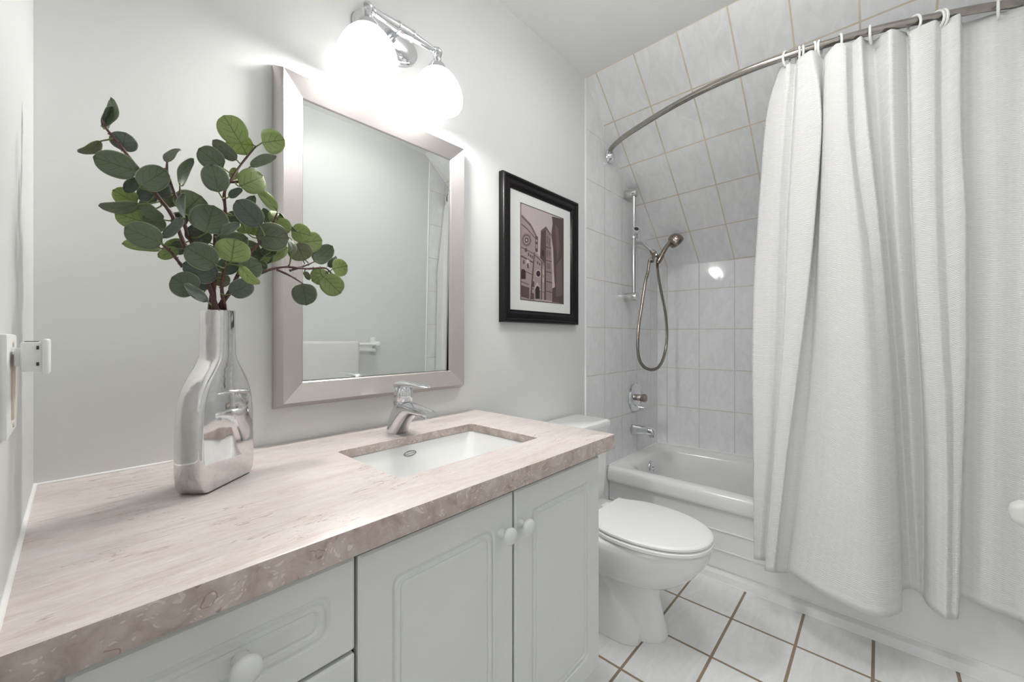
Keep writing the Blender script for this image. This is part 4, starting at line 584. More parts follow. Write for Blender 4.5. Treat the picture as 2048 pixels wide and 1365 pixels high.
t = thing('framed_picture', 'black framed sepia picture of a stone church and tower on the wall', 'picture', (1.407, 0, 1.145))
PX0, PX1, PZ0, PZ1 = 1.151, 1.667, 1.143, 1.722
frame_profile('p', PX0, PX1, PZ0, PZ1, [(0.0, -.0005), (0.0, -.020), (.002, -.0255), (.006, -.028), (.011, -.0275), (.015, -.0245), (.0175, -.0205), (.024, -.0215), (.032, -.0225), (.038, -.021), (.041, -.0175), (.0435, -.017), (.0445, -.0145), (.050, -.0145), (.0515, -.0105)], (M['black'], M['black']), t, 50)
bm = BM(); box(bm, (PX0 + .048, -.0112, PZ0 + .042), (PX1 - .048, -.003, PZ1 - .042)); link('mat_board', bm, M['mat'], t, 0)
IX0, IX1, IZ0, IZ1 = 1.267, 1.560, 1.2395, 1.6255
bm = BM(); box(bm, (IX0 - .004, -.0118, IZ0 - .004), (IX1 + .004, -.0105, IZ1 + .004)); link('fillet', bm, M['fillet'], t, 0)
bm = BM()
def pface(poly, y, mi):
    vs_ = [bm.verts.new((IX0 + u * (IX1 - IX0), y, IZ0 + v * (IZ1 - IZ0))) for u, v in poly]
    try:
        f = bm.faces.new(vs_); f.material_index = mi
    except ValueError: pass
pface([(0, 0), (1, 0), (1, 1), (0, 1)], -.0121, 6)
for k_, (mi, poly) in enumerate(PRINT): pface(poly, -.01215 - k_ * 1.2e-6 * 8, mi)
o = link('print', bm, None, t, 0, [M['print%d' % i] for i in range(7)])

# ================================================================== VASE AND BRANCHES
VX, VY = 0.2155, -0.216
ua = V((0.745, 0.667, 0)); va = V((-0.667, 0.745, 0))
bm = BM()
def vring(hu, hv, r):
    out = []
    P_ = rrect(hu, hv, r, 4)
    for i in range(len(P_)):
        a, c = P_[i], P_[(i + 1) % len(P_)]; out.append(a)
        if abs(a[0] - c[0]) < 1e-6:
            out += [(a[0], a[1] + (c[1] - a[1]) * q / 6) for q in range(1, 6)]
    return out
def vr(hu, hv, z, r, du=0.0): return [V((VX + .003, VY, CT + z)) + ua * (a * 1.05 + du + (.003 * (1 - (b / hv) ** 2) * (1 if a > 0 else -1) if abs(a) > hu - r * 1.01 else 0)) + va * b * (.98 - .14 * min(1, z / .07)) for a, b in vring(hu, hv, r)]
prof = [(.048, .0225, .0005, .004), (.0530, .0255, .003, .005), (.0575, .0272, .012, .0055), (.0605, .0280, .030, .006), (.0622, .0280, .060, .006), (.0625, .0277, .090, .006), (.0617, .0273, .120, .006), (.0597, .0269, .142, .006),
        (.0562, .0267, .158, .006), (.0510, .0265, .172, .006), (.0435, .0263, .185, .0055), (.0350, .0260, .197, .005), (.0280, .0256, .207, .005), (.0235, .0253, .214, .0048), (.0205, .0250, .220, .0046), (.0190, .0247, .226, .0045), (.0180, .0246, .236, .0045), (.0175, .0245, .262, .0045), (.0172, .0245, .300, .0045), (.0166, .0239, .3045, .004), (.0150, .0222, .3052, .0035), (.0142, .0214, .303, .003), (.0142, .0214, .255, .003)]
loft(bm, [vr(a, b, z, r, 0.002 * min(1, max(0, (z - .15) / .07))) for a, b, z, r in prof])
o = link('bottle_vase', bm, M['vase'], None, 38)
tag(o, 'polished silver metal bottle-shaped vase standing on the marble countertop', 'vase')

BL = {'left': 'eucalyptus branch leaning far left with a curled leaf at its tip', 'mid': 'eucalyptus branch rising from the vase between the left-leaning and tallest branches',
      'tall': 'tallest upright eucalyptus branch reaching beside the mirror frame', 'right': 'eucalyptus branch leaning right with a cluster of leaves before the mirror frame',
      'low': 'low eucalyptus branch stretching right across the front of the mirror', 'front': 'short eucalyptus branch at the front of the vase with two broad leaves'}
CAMP = V((0.0472, -1.08, 1.08))
def leaf(bm, rec, la, uvl, k_):
    b = V(rec[0:3]); tp = V(rec[3:6]); wv = rec[6] * 1.08; tone = rec[7] / 2.0; q = V(rec[8:11])
    a = tp - b; Ln = a.length; ad = a.normalized(); mid = (b + tp) / 2
    view = (CAMP - mid).normalized(); wd = ad.cross(view).normalized(); nv = wd.cross(ad).normalized()
    real = max(wv, 0.60 * min(Ln, 0.036)); cs = min(1.0, wv / real); th = math.acos(cs) * (1 if k_ % 2 else -1)
    wdir = (wd * cos(th) + nv * sin(th)).normalized(); nrm = wdir.cross(ad).normalized()
    if nrm.dot(view) < 0: nrm = -nrm
    rnd = random.random(); curl = random.uniform(0.04, 0.16) * (1 if random.random() < .7 else -1); cup = random.uniform(.05, .22)
    NL, NW = 14, 6; grid = []
    for i in range(NL + 1):
        s = i / NL
        q_ = s ** 0.92
        ww = real / 2 * (max(0, 1 - abs(2 * q_ - 1) ** 2.35) ** 0.56)
        ww = max(ww, real * 0.012)
        row = []
        for j in range(NW + 1):
            x = (j / NW - .5) * 2
            p = b + ad * (Ln * s) + wdir * (ww * x) + nrm * (Ln * curl * (sin(pi * s) - s * .3) + ww * cup * (x * x - .4) + 0.0008 * sin(9 * s + 5 * x + k_))
            row.append((bm.verts.new(p), (x, s)))
        grid.append(row)
    def face(vs_, uvs, col):
        f = bm.faces.new(vs_)
        for lp, u in zip(f.loops, uvs): lp[uvl].uv = u; lp[la] = col
    c = (tone, rnd, 0, 1)
    for i in range(NL):
        for j in range(NW):
            A = [grid[i][j], grid[i][j + 1], grid[i + 1][j + 1], grid[i + 1][j]]
            face([z[0] for z in A], [z[1] for z in A], c)
    # leaf stalk back to the branch
    d = q - b
    if d.length > 0.045: q = b + d.normalized() * 0.045
    pts = smooth_path([q, (q + b) / 2 + ad * (-0.12 * d.length) + V((0, 0, -.001)), b, b + ad * (Ln * .10) + nrm * (Ln * curl * .25)], 4)
    n = 6; u, v = frame_of((b - q) if (b - q).length > 1e-5 else ad); prev = None
    for i, p in enumerate(pts):
        r = 0.0011 - 0.0004 * i / len(pts)
        ring = [bm.verts.new(p + u * (r * cos(2 * pi * m / n)) + v * (r * sin(2 * pi * m / n))) for m in range(n)]
        if prev:
            for m in range(n): face([prev[m], prev[(m + 1) % n], ring[(m + 1) % n], ring[m]], [(0.5, .5)] * 4, (tone, rnd, 1, 1))
        prev = ring
mouth = V((VX, VY, CT + .29)) + ua * .002
k_ = 0
for bi, (n_, chains) in enumerate(STEMS.items()):
    root = thing('eucalyptus_branch', BL[n_], 'branch', tuple(mouth), 'eucalyptus branches in the silver vase')
    bm = BM()
    for ci, ch in enumerate(chains):
        pts = [V(p) for p in ch]
        if ci == 0:
            off = ua * ((bi - 2.5) * .0035) + va * (((bi * 2) % 5 - 2) * .005)
            pts = [V((VX, VY, CT + .265)) + ua * .002 + off * .8, mouth + off + V((0, 0, .012))] + pts[1:]
        P = smooth_path(pts, 6)
        r0 = (.0036 if ci == 0 else .0022)
        sd = random.random() * 9
        tube(bm, P, lambda q, r0=r0, sd=sd: (r0 * (1 - .72 * q)) * (1 + .14 * sin(q * 60 + sd)) + .0005, 8)
        # small leaf-scar nubs along the twig
        for i in range(4, len(P) - 2, 2):
            if random.random() < .75:
                d = (P[i + 1] - P[i - 1]).normalized(); u, v = frame_of(d); an = random.uniform(0, 2 * pi)
                e = u * cos(an) + v * sin(an); r = r0 * (1 - .72 * i / len(P))
                revolve(bm, [(.0011, 0), (.0009, .0015), (.0004, .0026)], P[i] + e * r * .8, e + d * .4, 6)
    link('stem', bm, M['stem'], root, 60)
    bm = BM(); la = bm.loops.layers.color.new('leaf'); uvl = bm.loops.layers.uv.verify()
    for rec in LEAVES[n_]:
        k_ += 1; leaf(bm, rec, la, uvl, k_)
    me = bpy.data.meshes.new('foliage'); bm.to_mesh(me); bm.free(); me.materials.append(M['leaf'])
    for p in me.polygons: p.use_smooth = True
    o = bpy.data.objects.new('foliage', me); COL.objects.link(o); o.parent = root; o.matrix_parent_inverse = root.matrix_basis.inverted()
    md = o.modifiers.new('thickness', 'SOLIDIFY'); md.thickness = 0.0004; md.offset = 0

# ================================================================== OUTLET AND NIGHT LIGHT
t = thing('outlet_plate', 'white electrical outlet plate on the left wall above the countertop', 'outlet', (0, -.455, 1.035))
bm = BM(); box(bm, (0.0003, -.485, .985), (.006, -.400, 1.084), .002, 2); link('cover_plate', bm, M['plastic'], t, 40)
bm = BM(); box(bm, (.004, -.456, 1.000), (.0078, -.424, 1.064), .0008, 1); link('receptacle', bm, M['beige'], t, 40)
for z in (1.0745, .9935):
    bm = BM(); revolve(bm, [(.003, 0), (.0028, .0012)], (.0058, -.440, z), (1, 0, 0), 12); link('screw', bm, M['beige'], t, 40)
t = thing('night_light', 'small white plug-in night light in the outlet on the left wall', 'night light', (.008, -.452, 1.06))
bm = BM(); box(bm, (.0080, -.464, 1.0525), (.0135, -.440, 1.0705), .001, 1); link('plug_neck', bm, M['plastic'], t, 40)
bm = BM(); box(bm, (.0125, -.470, 1.0475), (.0265, -.434, 1.0765), .0015, 2); link('housing', bm, M['plastic'], t, 40)
bm = BM(); box(bm, (.0260, -.473, 1.0440), (.0310, -.431, 1.0795), .002, 3); link('lens', bm, M['plastic'], t, 40)
for lo, hi in (((.0225, -.4708, 1.0690), (.0242, -.469, 1.0725)), ((.0225, -.4708, 1.0530), (.0242, -.469, 1.0565)), ((.0145, -.464, 1.0764), (.0235, -.446, 1.0772))):
    bm = BM(); box(bm, lo, hi); link('vent_slot', bm, M['slot'], t, 0)

# ================================================================== TOILET
TX = 1.452
t = thing('toilet', 'white two-piece toilet with closed lid between the vanity and bathtub', 'toilet', (TX, -.3, 0))
def egg(z, w, yf, yr, e=2.2, n=48, cx=TX, sq=2.6, dx=0):
    """plan outline: rounded front at yf, squarer rear at yr"""
    out = []; ym = yr + (yf - yr) * 0.42
    for i in range(n):
        a = 2 * pi * i / n; ca, sa = cos(a), sin(a)
        ee = e if sa < 0 else sq
        k = 1.0 / (abs(ca) ** ee + abs(sa) ** ee) ** (1 / ee)
        ly = (ym - yf) if sa < 0 else (yr - ym)
        out.append((cx + w * ca * k + dx, ym + ly * sa * k, z))
    return out
bm = BM()
rings = [egg(.0005, .094, -.517, -.12, sq=4, dx=.028), egg(.012, .096, -.520, -.12, sq=4, dx=.028), egg(.030, .091, -.515, -.12, sq=4, dx=.028), egg(.09, .078, -.500, -.12, sq=4, dx=.028), egg(.15, .073, -.490, -.12, sq=4, dx=.028), egg(.185, .078, -.500, -.13, sq=4, dx=.022), egg(.205, .096, -.530, -.13, dx=.008), egg(.222, .114, -.556, -.13),
         egg(.250, .139, -.592, -.12), egg(.285, .158, -.628, -.10), egg(.320, .170, -.653, -.08), egg(.350, .175, -.667, -.07), egg(.370, .175, -.669, -.06), egg(.379, .169, -.662, -.06), egg(.3825, .158, -.648, -.08)]
loft(bm, rings)
# trap-way swelling on both sides of the foot
for sx in (-1, 1):
    rr = []
    for y, z1, wd in ((-.12, .30, .098), (-.22, .285, .099), (-.29, .240, .100), (-.35, .185, .100), (-.40, .125, .096), (-.435, .075, .084), (-.455, .045, .066)):
        rr.append([(TX + sx * .02, y, .001), (TX + sx * (wd + .003), y, .001), (TX + sx * (wd + .002), y, z1 * .45), (TX + sx * (wd - .004), y, z1 * .80), (TX + sx * (wd - .012), y, z1 * .94), (TX + sx * (wd - .03), y, z1), (TX + sx * .02, y, z1)])
    loft(bm, rr)
link('bowl', bm, M['porcelain'], t, 40)
for sx in (-1, 1):
    bm = BM(); revolve(bm, [(.0125, 0), (.012, .006), (.008, .011), (.002, .013)], (TX + sx * .114, -.30, .001), (0, 0, 1), 20); link('bolt_cap', bm, M['seat'], t, 50)
bm = BM(); rr = []
for z, hx, y0, y1, r in ((.384, .150, -.185, -.05, .03), (.40, .176, -.190, -.040, .028), (.43, .183, -.193, -.032, .026), (.55, .190, -.196, -.025, .024), (.67, .196, -.198, -.022, .022), (.6955, .197, -.1985, -.022, .022)):
    rr.append([(TX + a, (y0 + y1) / 2 + b, z) for a, b in rrect(hx, (y1 - y0) / 2, r, 5)])
loft(bm, rr); link('tank', bm, M['porcelain'], t, 40)
bm = BM(); rr = []
for z, hx, y0, y1, r in ((.695, .197, -.199, -.022, .022), (.697, .204, -.206, -.016, .024), (.712, .206, -.208, -.015, .025), (.719, .203, -.205, -.017, .024), (.7225, .193, -.195, -.026, .02)):
    rr.append([(TX + a, (y0 + y1) / 2 + b, z) for a, b in rrect(hx, (y1 - y0) / 2, r, 5)])
loft(bm, rr); link('tank_lid', bm, M['porcelain'], t, 40)
bm = BM(); box(bm, (TX - .155, -.2165, .640), (TX - .135, -.199, .655), .003); box(bm, (TX - .150, -.2285, .641), (TX - .085, -.216, .653), .004); link('flush_lever', bm, M['chrome'], t, 40)
def seat_outline(z, g, n=64):
    """egg front, straight flared shoulders at the hinge"""
    out = []; ym = -.44
    m = n // 2
    for i in range(m + 1):                     # right shoulder round the front to the left
        a = -pi * i / m
        e = 2.15; ca, sa = cos(a), sin(a); k = 1.0 / (abs(ca) ** e + abs(sa) ** e + 1e-12) ** (1 / e)
        out.append((TX + (.171 + g) * ca * k, ym + (.237 + g) * sa * k, z))
    left = [(-.170, -.405), (-.165, -.372), (-.154, -.342), (-.143, -.320), (-.136, -.300), (-.134, -.272)]
    gg = max(g, -.012)
    for x, y in left: out.append((TX + x - gg, y + (gg if y > -.28 else 0), z))
    for x, y in left[::-1]: out.append((TX - x + gg, y + (gg if y > -.28 else 0), z))
    return out
bm = BM(); loft(bm, [seat_outline(.3845, -.010), seat_outline(.3855, -.002), seat_outline(.388, .001), seat_outline(.397, .001), seat_outline(.4000, -.003), seat_outline(.4005, -.010)]); link('seat', bm, M['seat'], t, 35)
bm = BM(); loft(bm, [seat_outline(.4010, -.012), seat_outline(.4042, -.008), seat_outline(.4050, -.003), seat_outline(.4070, -.001), seat_outline(.4130, -.0015), seat_outline(.4170, -.006), seat_outline(.4185, -.012)]); link('seat_lid', bm, M['seat'], t, 35)
for sx in (-1, 1):
    bm = BM(); box(bm, (TX + sx * .075 - .025, -.268, .3835), (TX + sx * .075 + .025, -.238, .398), .005); link('hinge', bm, M['seat'], t, 40)

# ================================================================== BATHTUB
t = thing('bathtub', 'white enamel bathtub with a ribbed apron along the tiled wall', 'bathtub', (2.3, -.7, 0))
RZ = .394
def oct_ring(x0, x1, y0, y1, z, r, skew=1.0, k=7):
    """rounded outline that follows the slightly skewed back wall"""
    cx, cy = (x0 + x1) / 2, (y0 + y1) / 2; out = []
    for a, b in rrect((x1 - x0) / 2, (y1 - y0) / 2, r, k):
        x, y = cx + a, cy + b; f = max(0, min(1, (x - x0) / (x1 - x0))); out.append((x - BW * y * f * skew, y, z))
    return out
EY = YS + .003
bm = BM()
rings = [oct_ring(2.004, 2.649, EY, -.003, RZ - .076, .004), oct_ring(1.986, 2.649, EY, -.003, RZ - .078, .004), oct_ring(1.980, 2.649, EY, -.003, RZ - .072, .005), oct_ring(1.9785, 2.649, EY, -.003, RZ - .060, .005), oct_ring(1.9785, 2.649, EY, -.003, RZ - .026, .006), oct_ring(1.982, 2.649, EY, -.003, RZ - .013, .006), oct_ring(1.990, 2.649, EY, -.003, RZ - .004, .006), oct_ring(2.003, 2.649, EY, -.003, RZ - .0005, .006),
         oct_ring(2.022, 2.640, EY + .01, -.012, RZ, .02), oct_ring(2.042, 2.600, EY + .06, -.060, RZ - .003, .10), oct_ring(2.054, 2.585, EY + .075, -.074, RZ - .010, .12), oct_ring(2.062, 2.574, EY + .085, -.084, RZ - .028, .13), oct_ring(2.075, 2.56, EY + .11, -.098, RZ - .10, .13), oct_ring(2.095, 2.54, EY + .16, -.115, RZ - .20, .13), oct_ring(2.115, 2.52, EY + .21, -.135, RZ - .27, .12), oct_ring(2.15, 2.49, EY + .26, -.17, RZ - .305, .10), oct_ring(2.22, 2.42, EY + .34, -.25, RZ - .312, .06)]
loft(bm, rings, True, False, True); link('basin', bm, M['tub'], t, 60)
# apron with shallow clapboard ribs that die out towards the foot end
prof = [(2.004, .3175, 0), (2.0035, .2215, 0), (1.9975, .2185, 1), (2.0045, .2155, 1), (2.0025, .135, 0), (1.9965, .132, 1), (2.0035, .129, 1), (2.0010, .050, 0), (2.0075, .046, 1), (2.0075, .041, 1), (1.9900, .036, 0), (1.983, .031, 0), (1.9795, .020, 0), (1.9790, .0005, 0)]
ys_ = [-.002, -.1, -.3, -.5, -.7, -.80, -.84, -.87, -.90, -.94, -1.0, -1.2, EY]
bm = BM(); rows = []
for y in ys_:
    f = 1 - max(0, min(1, (-y - .84) / .06)); f = f * f * (3 - 2 * f)
    row = []
    for x, z, g in prof:
        base = 2.004 - (2.004 - 2.001) * (.3175 - z) / .27
        row.append((x if not g else base + (x - base) * f if z > .06 else base + (x - base) * (.35 + .65 * f), y, z))
    rows.append(row)
loft(bm, rows, False); link('apron', bm, M['tub'], t, 25)
bm = BM()
revolve(bm, [(.036, -.012), (.036, 0), (.0345, .006), (.030, .010), (.012, .0115)], (2.335, -.0905, .325), (0, -1, .10), 32)
ov = link('overflow_plate', bm, M['chrome'], t, 40)
bm = BM(); box(bm, (2.332, -.1035, .300), (2.338, -.1015, .312), .001); revolve(bm, [(.003, 0), (.003, .003)], (2.335, -.1015, .327), (0, -1, .1), 10); link('trip_lever', bm, M['slot'], ov, 0)
bm = BM(); revolve(bm, [(.03, 0), (.03, .003), (.02, .004)], (2.32, -.30, RZ - .312), (0, 0, 1), 24); link('drain', bm, M['chrome'], t, 40)

# ================================================================== SHOWER FITTINGS
t = thing('shower_valve', 'round chrome shower valve plate with knob on the tiled wall', 'shower valve', (2.316, 0, .727))
bm = BM(); revolve(bm, [(.084, .0005), (.085, .004), (.081, .009), (.071, .011), (.067, .009), (.060, .012), (.030, .017), (.026, .017)], (2.316, 0, .727), (0, -1, 0), 48); link('trim_plate', bm, M['chrome'], t, 30)
bm = BM(); revolve(bm, [(.019, .014), (.019, .040), (.022, .044), (.0245, .052), (.0245, .064), (.020, .070), (.010, .072)], (2.316, 0, .727), (0, -1, 0), 8); link('knob', bm, M['bronze'], t, 20)
bm = BM(); tube(bm, [(2.316, -.020, .672), (2.322, -.050, .668)], .004, 10); sphere(bm, (2.322, -.05, .668), .006, 12); link('diverter_lever', bm, M['chrome'], t, 50)
t = thing('tub_spout', 'chrome tub spout on the tiled wall above the bathtub end', 'spout', (2.285, 0, .545))
bm = BM(); rr = []
for y, zc, hz, hw in ((-.0005, .543, .028, .026), (-.008, .543, .030, .028), (-.014, .544, .029, .0275), (-.05, .547, .026, .026), (-.09, .547, .022, .024), (-.118, .544, .019, .022), (-.131, .541, .014, .018), (-.135, .539, .008, .012)):
    rr.append([(2.287 + a, y, zc + b) for a, b in rrect(hw, hz, min(hw, hz) * .7, 5)])
loft(bm, rr); link('body', bm, M['chrome'], t, 50)
bm = BM(); revolve(bm, [(.016, 0), (.016, .022), (.012, .023)], (2.287, -.115, .535), (0, 0, -1), 20); link('outlet', bm, M['brushed_chrome'], t, 40)

t = thing('shower_slide_bar', 'chrome vertical shower slide bar on the tiled wall', 'slide bar', (2.19, 0, 1.316))
BXX = 2.192; BYY = -.052
bm = BM(); tube(bm, [(BXX, BYY, 1.300), (BXX, BYY, 1.925)], .0105, 16); link('bar', bm, M['brushed_chrome'], t, 50)
for z in (1.316, 1.906):
    bm = BM(); revolve(bm, [(.024, .0005), (.0245, .004), (.0245, .068), (.0225, .072), (.015, .0735)], (BXX, 0, z), (0, -1, 0), 28); link('wall_bracket', bm, M['brushed_chrome'], t, 40)
bm = BM(); revolve(bm, [(.0205, -.024), (.022, -.020), (.022, .020), (.0205, .024)], (BXX, BYY, 1.667), (0, 0, 1), 24)
d = V((-.55, -.55, .42)).normalized(); revolve(bm, [(.020, -.036), (.0215, -.032), (.0215, .032), (.020, .036), (.013, .036), (.0125, .022)], V((BXX, BYY, 1.667)) + d * .012, d, 24, True, True)
sl = link('slider', bm, M['chrome'], t, 40)
bm = BM(); revolve(bm, [(.0130, .0), (.0130, .0008)], V((BXX, BYY, 1.667)) + d * .047, d, 20); link('holder_socket', bm, M['slot'], sl, 0)

t = thing('hand_shower', 'worn nickel hand shower with looped metal hose hanging in the tub alcove', 'hand shower', (2.316, 0, 1.645))
bm = BM(); revolve(bm, [(.026, .0005), (.026, .003), (.020, .007), (.012, .010)], (2.316, 0, 1.647), (0, -1, 0), 28); link('wall_flange', bm, M['chrome'], t, 40)
bm = BM(); tube(bm, smooth_path([(2.316, -.004, 1.647), (2.317, -.03, 1.646), (2.318, -.055, 1.634), (2.320, -.085, 1.604), (2.321, -.102, 1.586)], 6), .0092, 16); link('shower_arm', bm, M['brushed_chrome'], t, 60)
bm = BM(); d = V((.05, -.62, -.72)).normalized(); p0 = V((2.3205, -.097, 1.592))
revolve(bm, [(.0115, 0), (.0135, .002), (.0135, .012), (.0165, .014), (.0165, .032), (.0135, .034), (.012, .046), (.006, .048)], p0, d, 8)
p1 = p0 + d * .034
tube(bm, [p1, p1 + V((.033, -.012, -.014))], .009, 12)
tube(bm, [p1 + V((-.006, 0, .006)), p1 + V((-.046, -.004, -.048))], .0098, 12)
pb = p1 + V((.040, -.014, -.018))
dh = V((.38, -.30, .85)).normalized()
revolve(bm, [(.0155, -.026), (.0165, -.022), (.0165, .020), (.0155, .024)], pb, dh, 20)
link('bracket', bm, M['bronze'], t, 40)
bm = BM(); hb = pb - dh * .030
HP = [hb, pb, pb + dh * .045, pb + dh * .09 + V((.006, 0, 0)), pb + dh * .125 + V((.016, -.004, -.002))]
P = smooth_path(HP, 6)
tube(bm, P, lambda q: .0100 + .0030 * sin(q * pi * .9) + .004 * max(0, q - .8) * 5, 16); link('handle', bm, M['bronze'], t, 60)
hc = P[-1] + V((.018, -.012, .006)); hd = V((.62, -.42, -.66)).normalized()
bm = BM(); revolve(bm, [(.011, -.036), (.024, -.030), (.036, -.015), (.0425, .002), (.0435, .008), (.0412, .010), (.0412, .0125), (.043, .014), (.0425, .024), (.037, .028)], hc, hd, 36)
hh = link('spray_head', bm, M['bronze'], t, 35)
bm = BM(); u, v = frame_of(hd)
for i in range(6):
    a = i * pi / 3; revolve(bm, [(.009, 0), (.008, .004), (.003, .005)], hc + hd * .027 + u * (.021 * cos(a)) + v * (.021 * sin(a)), hd, 12)
revolve(bm, [(.009, 0), (.008, .005), (.003, .006)], hc + hd * .027, hd, 12); link('spray_face', bm, simple('spray_nozzles', (0.33, 0.29, 0.24), 0.4), hh, 40)
bm = BM()
hose = [p1 + V((-.046, -.004, -.048)), (2.252, -.118, 1.520), (2.228, -.118, 1.45), (2.198, -.118, 1.40), (2.150, -.118, 1.26), (2.112, -.118, 1.14), (2.100, -.118, 1.03), (2.125, -.118, .96), (2.19, -.118, .918), (2.285, -.118, .900), (2.38, -.118, .912), (2.455, -.118, .968), (2.500, -.118, 1.065), (2.498, -.118, 1.16), (2.468, -.118, 1.26), (2.415, -.118, 1.36), (2.372, -.12, 1.44), (2.350, -.122, 1.50), hb]
P = smooth_path(hose, 22)
tube(bm, P, lambda q: .0078 + .0011 * (1 if int(q * (len(P) - 1) + .5) % 2 else -1), 10); link('hose', bm, M['bronze'], t, 80)
for e0, e1 in ((P[0], P[6]), (P[-1], P[-7])):
    bm = BM(); tube(bm, [e0, e1], .0105, 14); link('hose_nut', bm, M['bronze'], t, 40)

# ================================================================== ROD, RINGS, CURTAIN
RODZ = 2.08
rod = [(1.995, -.012, RODZ - .012), (1.985, -.02, RODZ - .004), (1.962, -.035, RODZ), (1.925, -.085, RODZ), (1.886, -.155, RODZ), (1.830, -.300, RODZ), (1.788, -.430, RODZ), (1.762, -.545, RODZ), (1.748, -.657, RODZ), (1.746, -.757, RODZ), (1.755, -.847, RODZ), (1.770, -.929, RODZ), (1.786, -1.007, RODZ), (1.807, -1.081, RODZ), (1.834, -1.151, RODZ), (1.864, -1.218, RODZ), (1.897, -1.293, RODZ), (1.938, -1.365, RODZ), (1.965, -1.395, RODZ), (1.985, -1.408, RODZ - .008)]
t = thing('shower_rod', 'curved worn steel shower curtain rod between the tub end walls', 'curtain rod', (1.99, 0, RODZ))
bm = BM(); RP = smooth_path(rod, 8); tube(bm, RP, .0125, 20); link('rod', bm, M['rod'], t, 60)
for y, s in ((0, -1), (YS, 1)):
    bm = BM(); revolve(bm, [(.037, .0005), (.037, .005), (.029, .015), (.022, .026), (.014, .028)], (2.000, y, RODZ - .020), (0, s, 0), 28); box(bm, (1.990, min(y + s * .004, y + s * .030), RODZ - .058), (2.004, max(y + s * .004, y + s * .030), RODZ - .028), .004); link('end_bracket', bm, M['chrome'], t, 40)
def rod_at(y):
    for a, b in zip(RP, RP[1:]):
        if (a.y - y) * (b.y - y) <= 0 and a.y != b.y: return a.lerp(b, (y - a.y) / (b.y - a.y))
    return RP[-1]
RING = [(-.836, -25), (-.871, 15), (-.883, 10), (-.913, 20), (-.929, -10), (-.981, 20), (-1.058, -5), (-1.160, 50), (-1.211, 55), (-1.222, 40), (-1.343, -10)]
ords = ['first', 'second', 'third', 'fourth', 'fifth', 'sixth', 'seventh', 'eighth', 'ninth', 'tenth', 'eleventh']
for i, (y, yaw) in enumerate(RING):
    p = rod_at(y); bm = BM(); n = 28; pts = []
    a0 = radians(yaw)
    for k2 in range(n + 1):
        a = 2 * pi * k2 / n
        lx = .0185 * cos(a); lz = .027 * sin(a) - .0105
        pts.append((p.x + lx * cos(a0), p.y + lx * sin(a0), p.z + lz))
    tube(bm, pts, .0038, 10, False)
    o = link('curtain_ring', bm, M['plastic'], None, 60)
    tag(o, 'white plastic curtain ring on the rod, %s from the curtain\'s left edge' % ords[i] if i < 10 else 'white plastic curtain ring on the rod, rightmost and alone', 'curtain ring', 'white rings on the shower curtain rod')

# curtain sheet: cubic through the measured fold lines
def cr(p0, p1, p2, p3, u):
    return 0.5 * ((2 * p1) + (p2 - p0) * u + (2 * p0 - 5 * p1 + 4 * p2 - p3) * u * u + (3 * p1 - p0 - 3 * p2 + p3) * u ** 3)
cols_ = [[V((p[0], p[1], min(p[2], 2.066))) for p in c] for c in CURTAIN]
for i_, p in enumerate(cols_[-1]): p.x = 1.955 - .055 * min(1, i_ / 4); p.y = -1.409
NRW = 60; PER = 6
def col_at(c, s):
    f = s * (len(c) - 1); i = min(int(f), len(c) - 2); u = f - i
    return cr(c[max(0, i - 1)], c[i], c[i + 1], c[min(len(c) - 1, i + 2)], u)
fine = []
for r in range(NRW + 1):
    s = r / NRW; K = [col_at(c, s) for c in cols_]; row = []
    for i in range(len(K) - 1):
        p0 = K[max(0, i - 1)]; p3 = K[min(len(K) - 1, i + 2)]
        for k2 in range(PER):
            u = k2 / PER; a = cr(p0, K[i], K[i + 1], p3, u); b = K[i].lerp(K[i + 1], u); row.append(a.lerp(b, .35))
    row.append(K[-1]); fine.append(row)
bm = BM(); l = bm.loops.layers.uv.verify()
G = [[bm.verts.new(p) for p in row] for row in fine]
arc = [0.0]
for a, b in zip(fine[30], fine[30][1:]): arc.append(arc[-1] + (b - a).length)
for r in range(NRW):
    for i in range(len(fine[0]) - 1):
        f = bm.faces.new((G[r][i], G[r][i + 1], G[r + 1][i + 1], G[r + 1][i]))
        for lp, (rr_, ii) in zip(f.loops, ((r, i), (r, i + 1), (r + 1, i + 1), (r + 1, i))): lp[l].uv = (arc[ii], 1.86 * (1 - rr_ / NRW))
me = bpy.data.meshes.new('shower_curtain'); bm.to_mesh(me); bm.free(); me.materials.append(M['curtain'])
for p in me.polygons: p.use_smooth = True
o = bpy.data.objects.new('shower_curtain', me); COL.objects.link(o)
md = o.modifiers.new('thickness', 'SOLIDIFY'); md.thickness = .0012; md.offset = 0
tag(o, 'white waffle-weave shower curtain hanging in folds outside the bathtub', 'shower curtain')

# ================================================================== OPPOSITE WALL
t = thing('towel_bar', 'white double towel bar on the wall opposite the mirror', 'towel bar', (.95, YS, 1.05))
for z, y in ((.997, YS + .072), (.957, YS + .030)):
    bm = BM(); tube(bm, [(.66, y, z), (1.375, y, z)], .011, 16); link('bar', bm, M['plastic'], t, 50)
for x in (.655, 1.385):
    bm = BM(); box(bm, (x - .016, YS + .0005, .940), (x + .016, YS + .020, 1.040), .006, 3); box(bm, (x - .014, YS + .015, .980), (x + .014, YS + .090, 1.015), .010, 3); box(bm, (x - .012, YS + .015, .943), (x + .012, YS + .045, .971), .008, 3); link('end_post', bm, M['plastic'], t, 40)
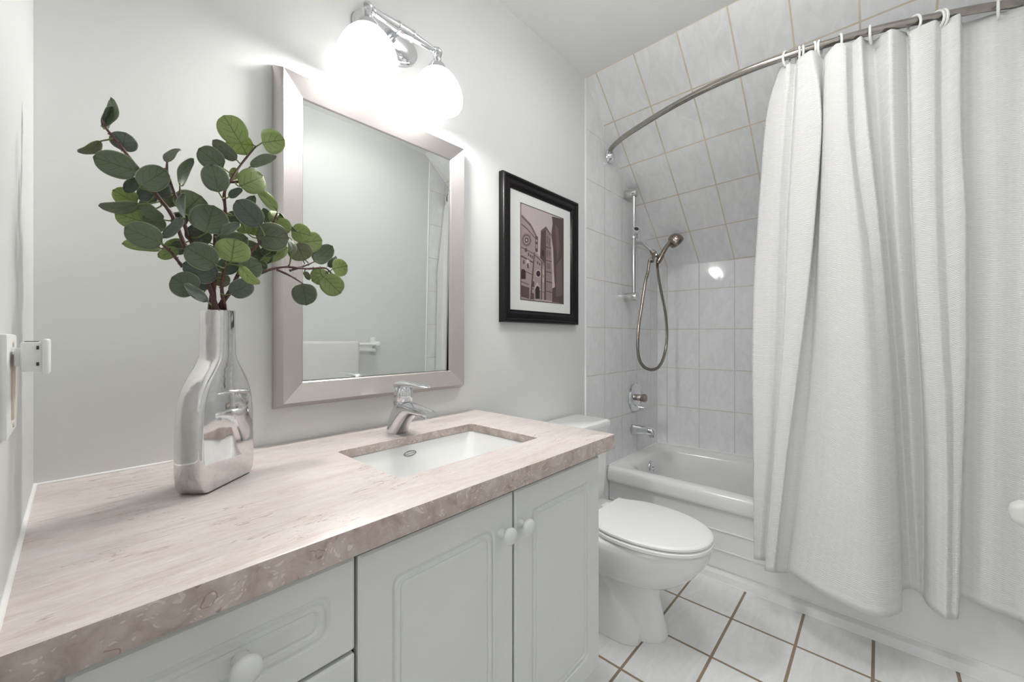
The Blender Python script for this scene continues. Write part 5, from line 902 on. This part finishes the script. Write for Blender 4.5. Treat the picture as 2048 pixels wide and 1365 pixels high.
# towel folded over the front bar
bm = BM(); l = bm.loops.layers.uv.verify(); sec = []
yc, zc, r = YS + .072, .997, .017
for k2 in range(14): sec.append((yc - r - .001, .70 + (zc - .70) * k2 / 14))
for k2 in range(13):
    a = pi - pi * k2 / 12; sec.append((yc + r * cos(a), zc + r * sin(a)))
for k2 in range(1, 17): sec.append((yc + r + .002, zc - (zc - .62) * k2 / 16))
xs_ = [.80 + .452 * i / 24 for i in range(25)]
G = [[bm.verts.new((x, y + .002 * sin(x * 37 + z * 9), z)) for (y, z) in sec] for x in xs_]
for i in range(24):
    for j in range(len(sec) - 1):
        f = bm.faces.new((G[i][j], G[i + 1][j], G[i + 1][j + 1], G[i][j + 1]))
        for lp, (a, b) in zip(f.loops, ((i, j), (i + 1, j), (i + 1, j + 1), (i, j + 1))): lp[l].uv = (xs_[a], b * .02)
me = bpy.data.meshes.new('towel'); bm.to_mesh(me); bm.free(); me.materials.append(M['towel'])
for p in me.polygons: p.use_smooth = True
o = bpy.data.objects.new('towel', me); COL.objects.link(o)
md = o.modifiers.new('thickness', 'SOLIDIFY'); md.thickness = .009; md.offset = 0
tag(o, 'white terry towel folded over the towel bar, seen in the mirror', 'towel')
# paper holder whose rounded post reaches into the right edge of the view
t = thing('wall_holder', 'white rounded wall holder at the right edge before the shower curtain', 'bathroom fixture', (1.47, YS, .70))
bm = BM(); rr = []
for y, hx, hz in ((YS + .0005, .040, .045), (YS + .008, .040, .045), (YS + .018, .032, .036), (YS + .05, .026, .030), (YS + .09, .025, .030), (YS + .112, .022, .026), (YS + .124, .015, .018), (YS + .128, .006, .008)):
    rr.append([(1.455 + a, y, .695 + b) for a, b in rrect(hx, hz, min(hx, hz) * .6, 6)])
loft(bm, rr); link('post', bm, M['plastic'], t, 50)

# added fill light under the ceiling, unseen above the frame of the view
t = thing('ceiling_fill_light', 'added round white ceiling fill light over the middle of the room', 'ceiling light', (1.12, -.83, CEIL))
bm = BM(); revolve(bm, [(.07, 0), (.07, .016), (.05, .024), (.012, .028), (.012, .085), (.03, .088)], (1.12, -.83, CEIL - .0005), (0, 0, -1), 48); link('base', bm, M['plastic'], t, 40)
bm = BM(); revolve(bm, [(.15, .080), (.165, .086), (.162, .104), (.140, .120), (.09, .132), (.03, .137)], (1.12, -.83, CEIL), (0, 0, -1), 48); link('diffuser', bm, M['glow_fill'], t, 60)
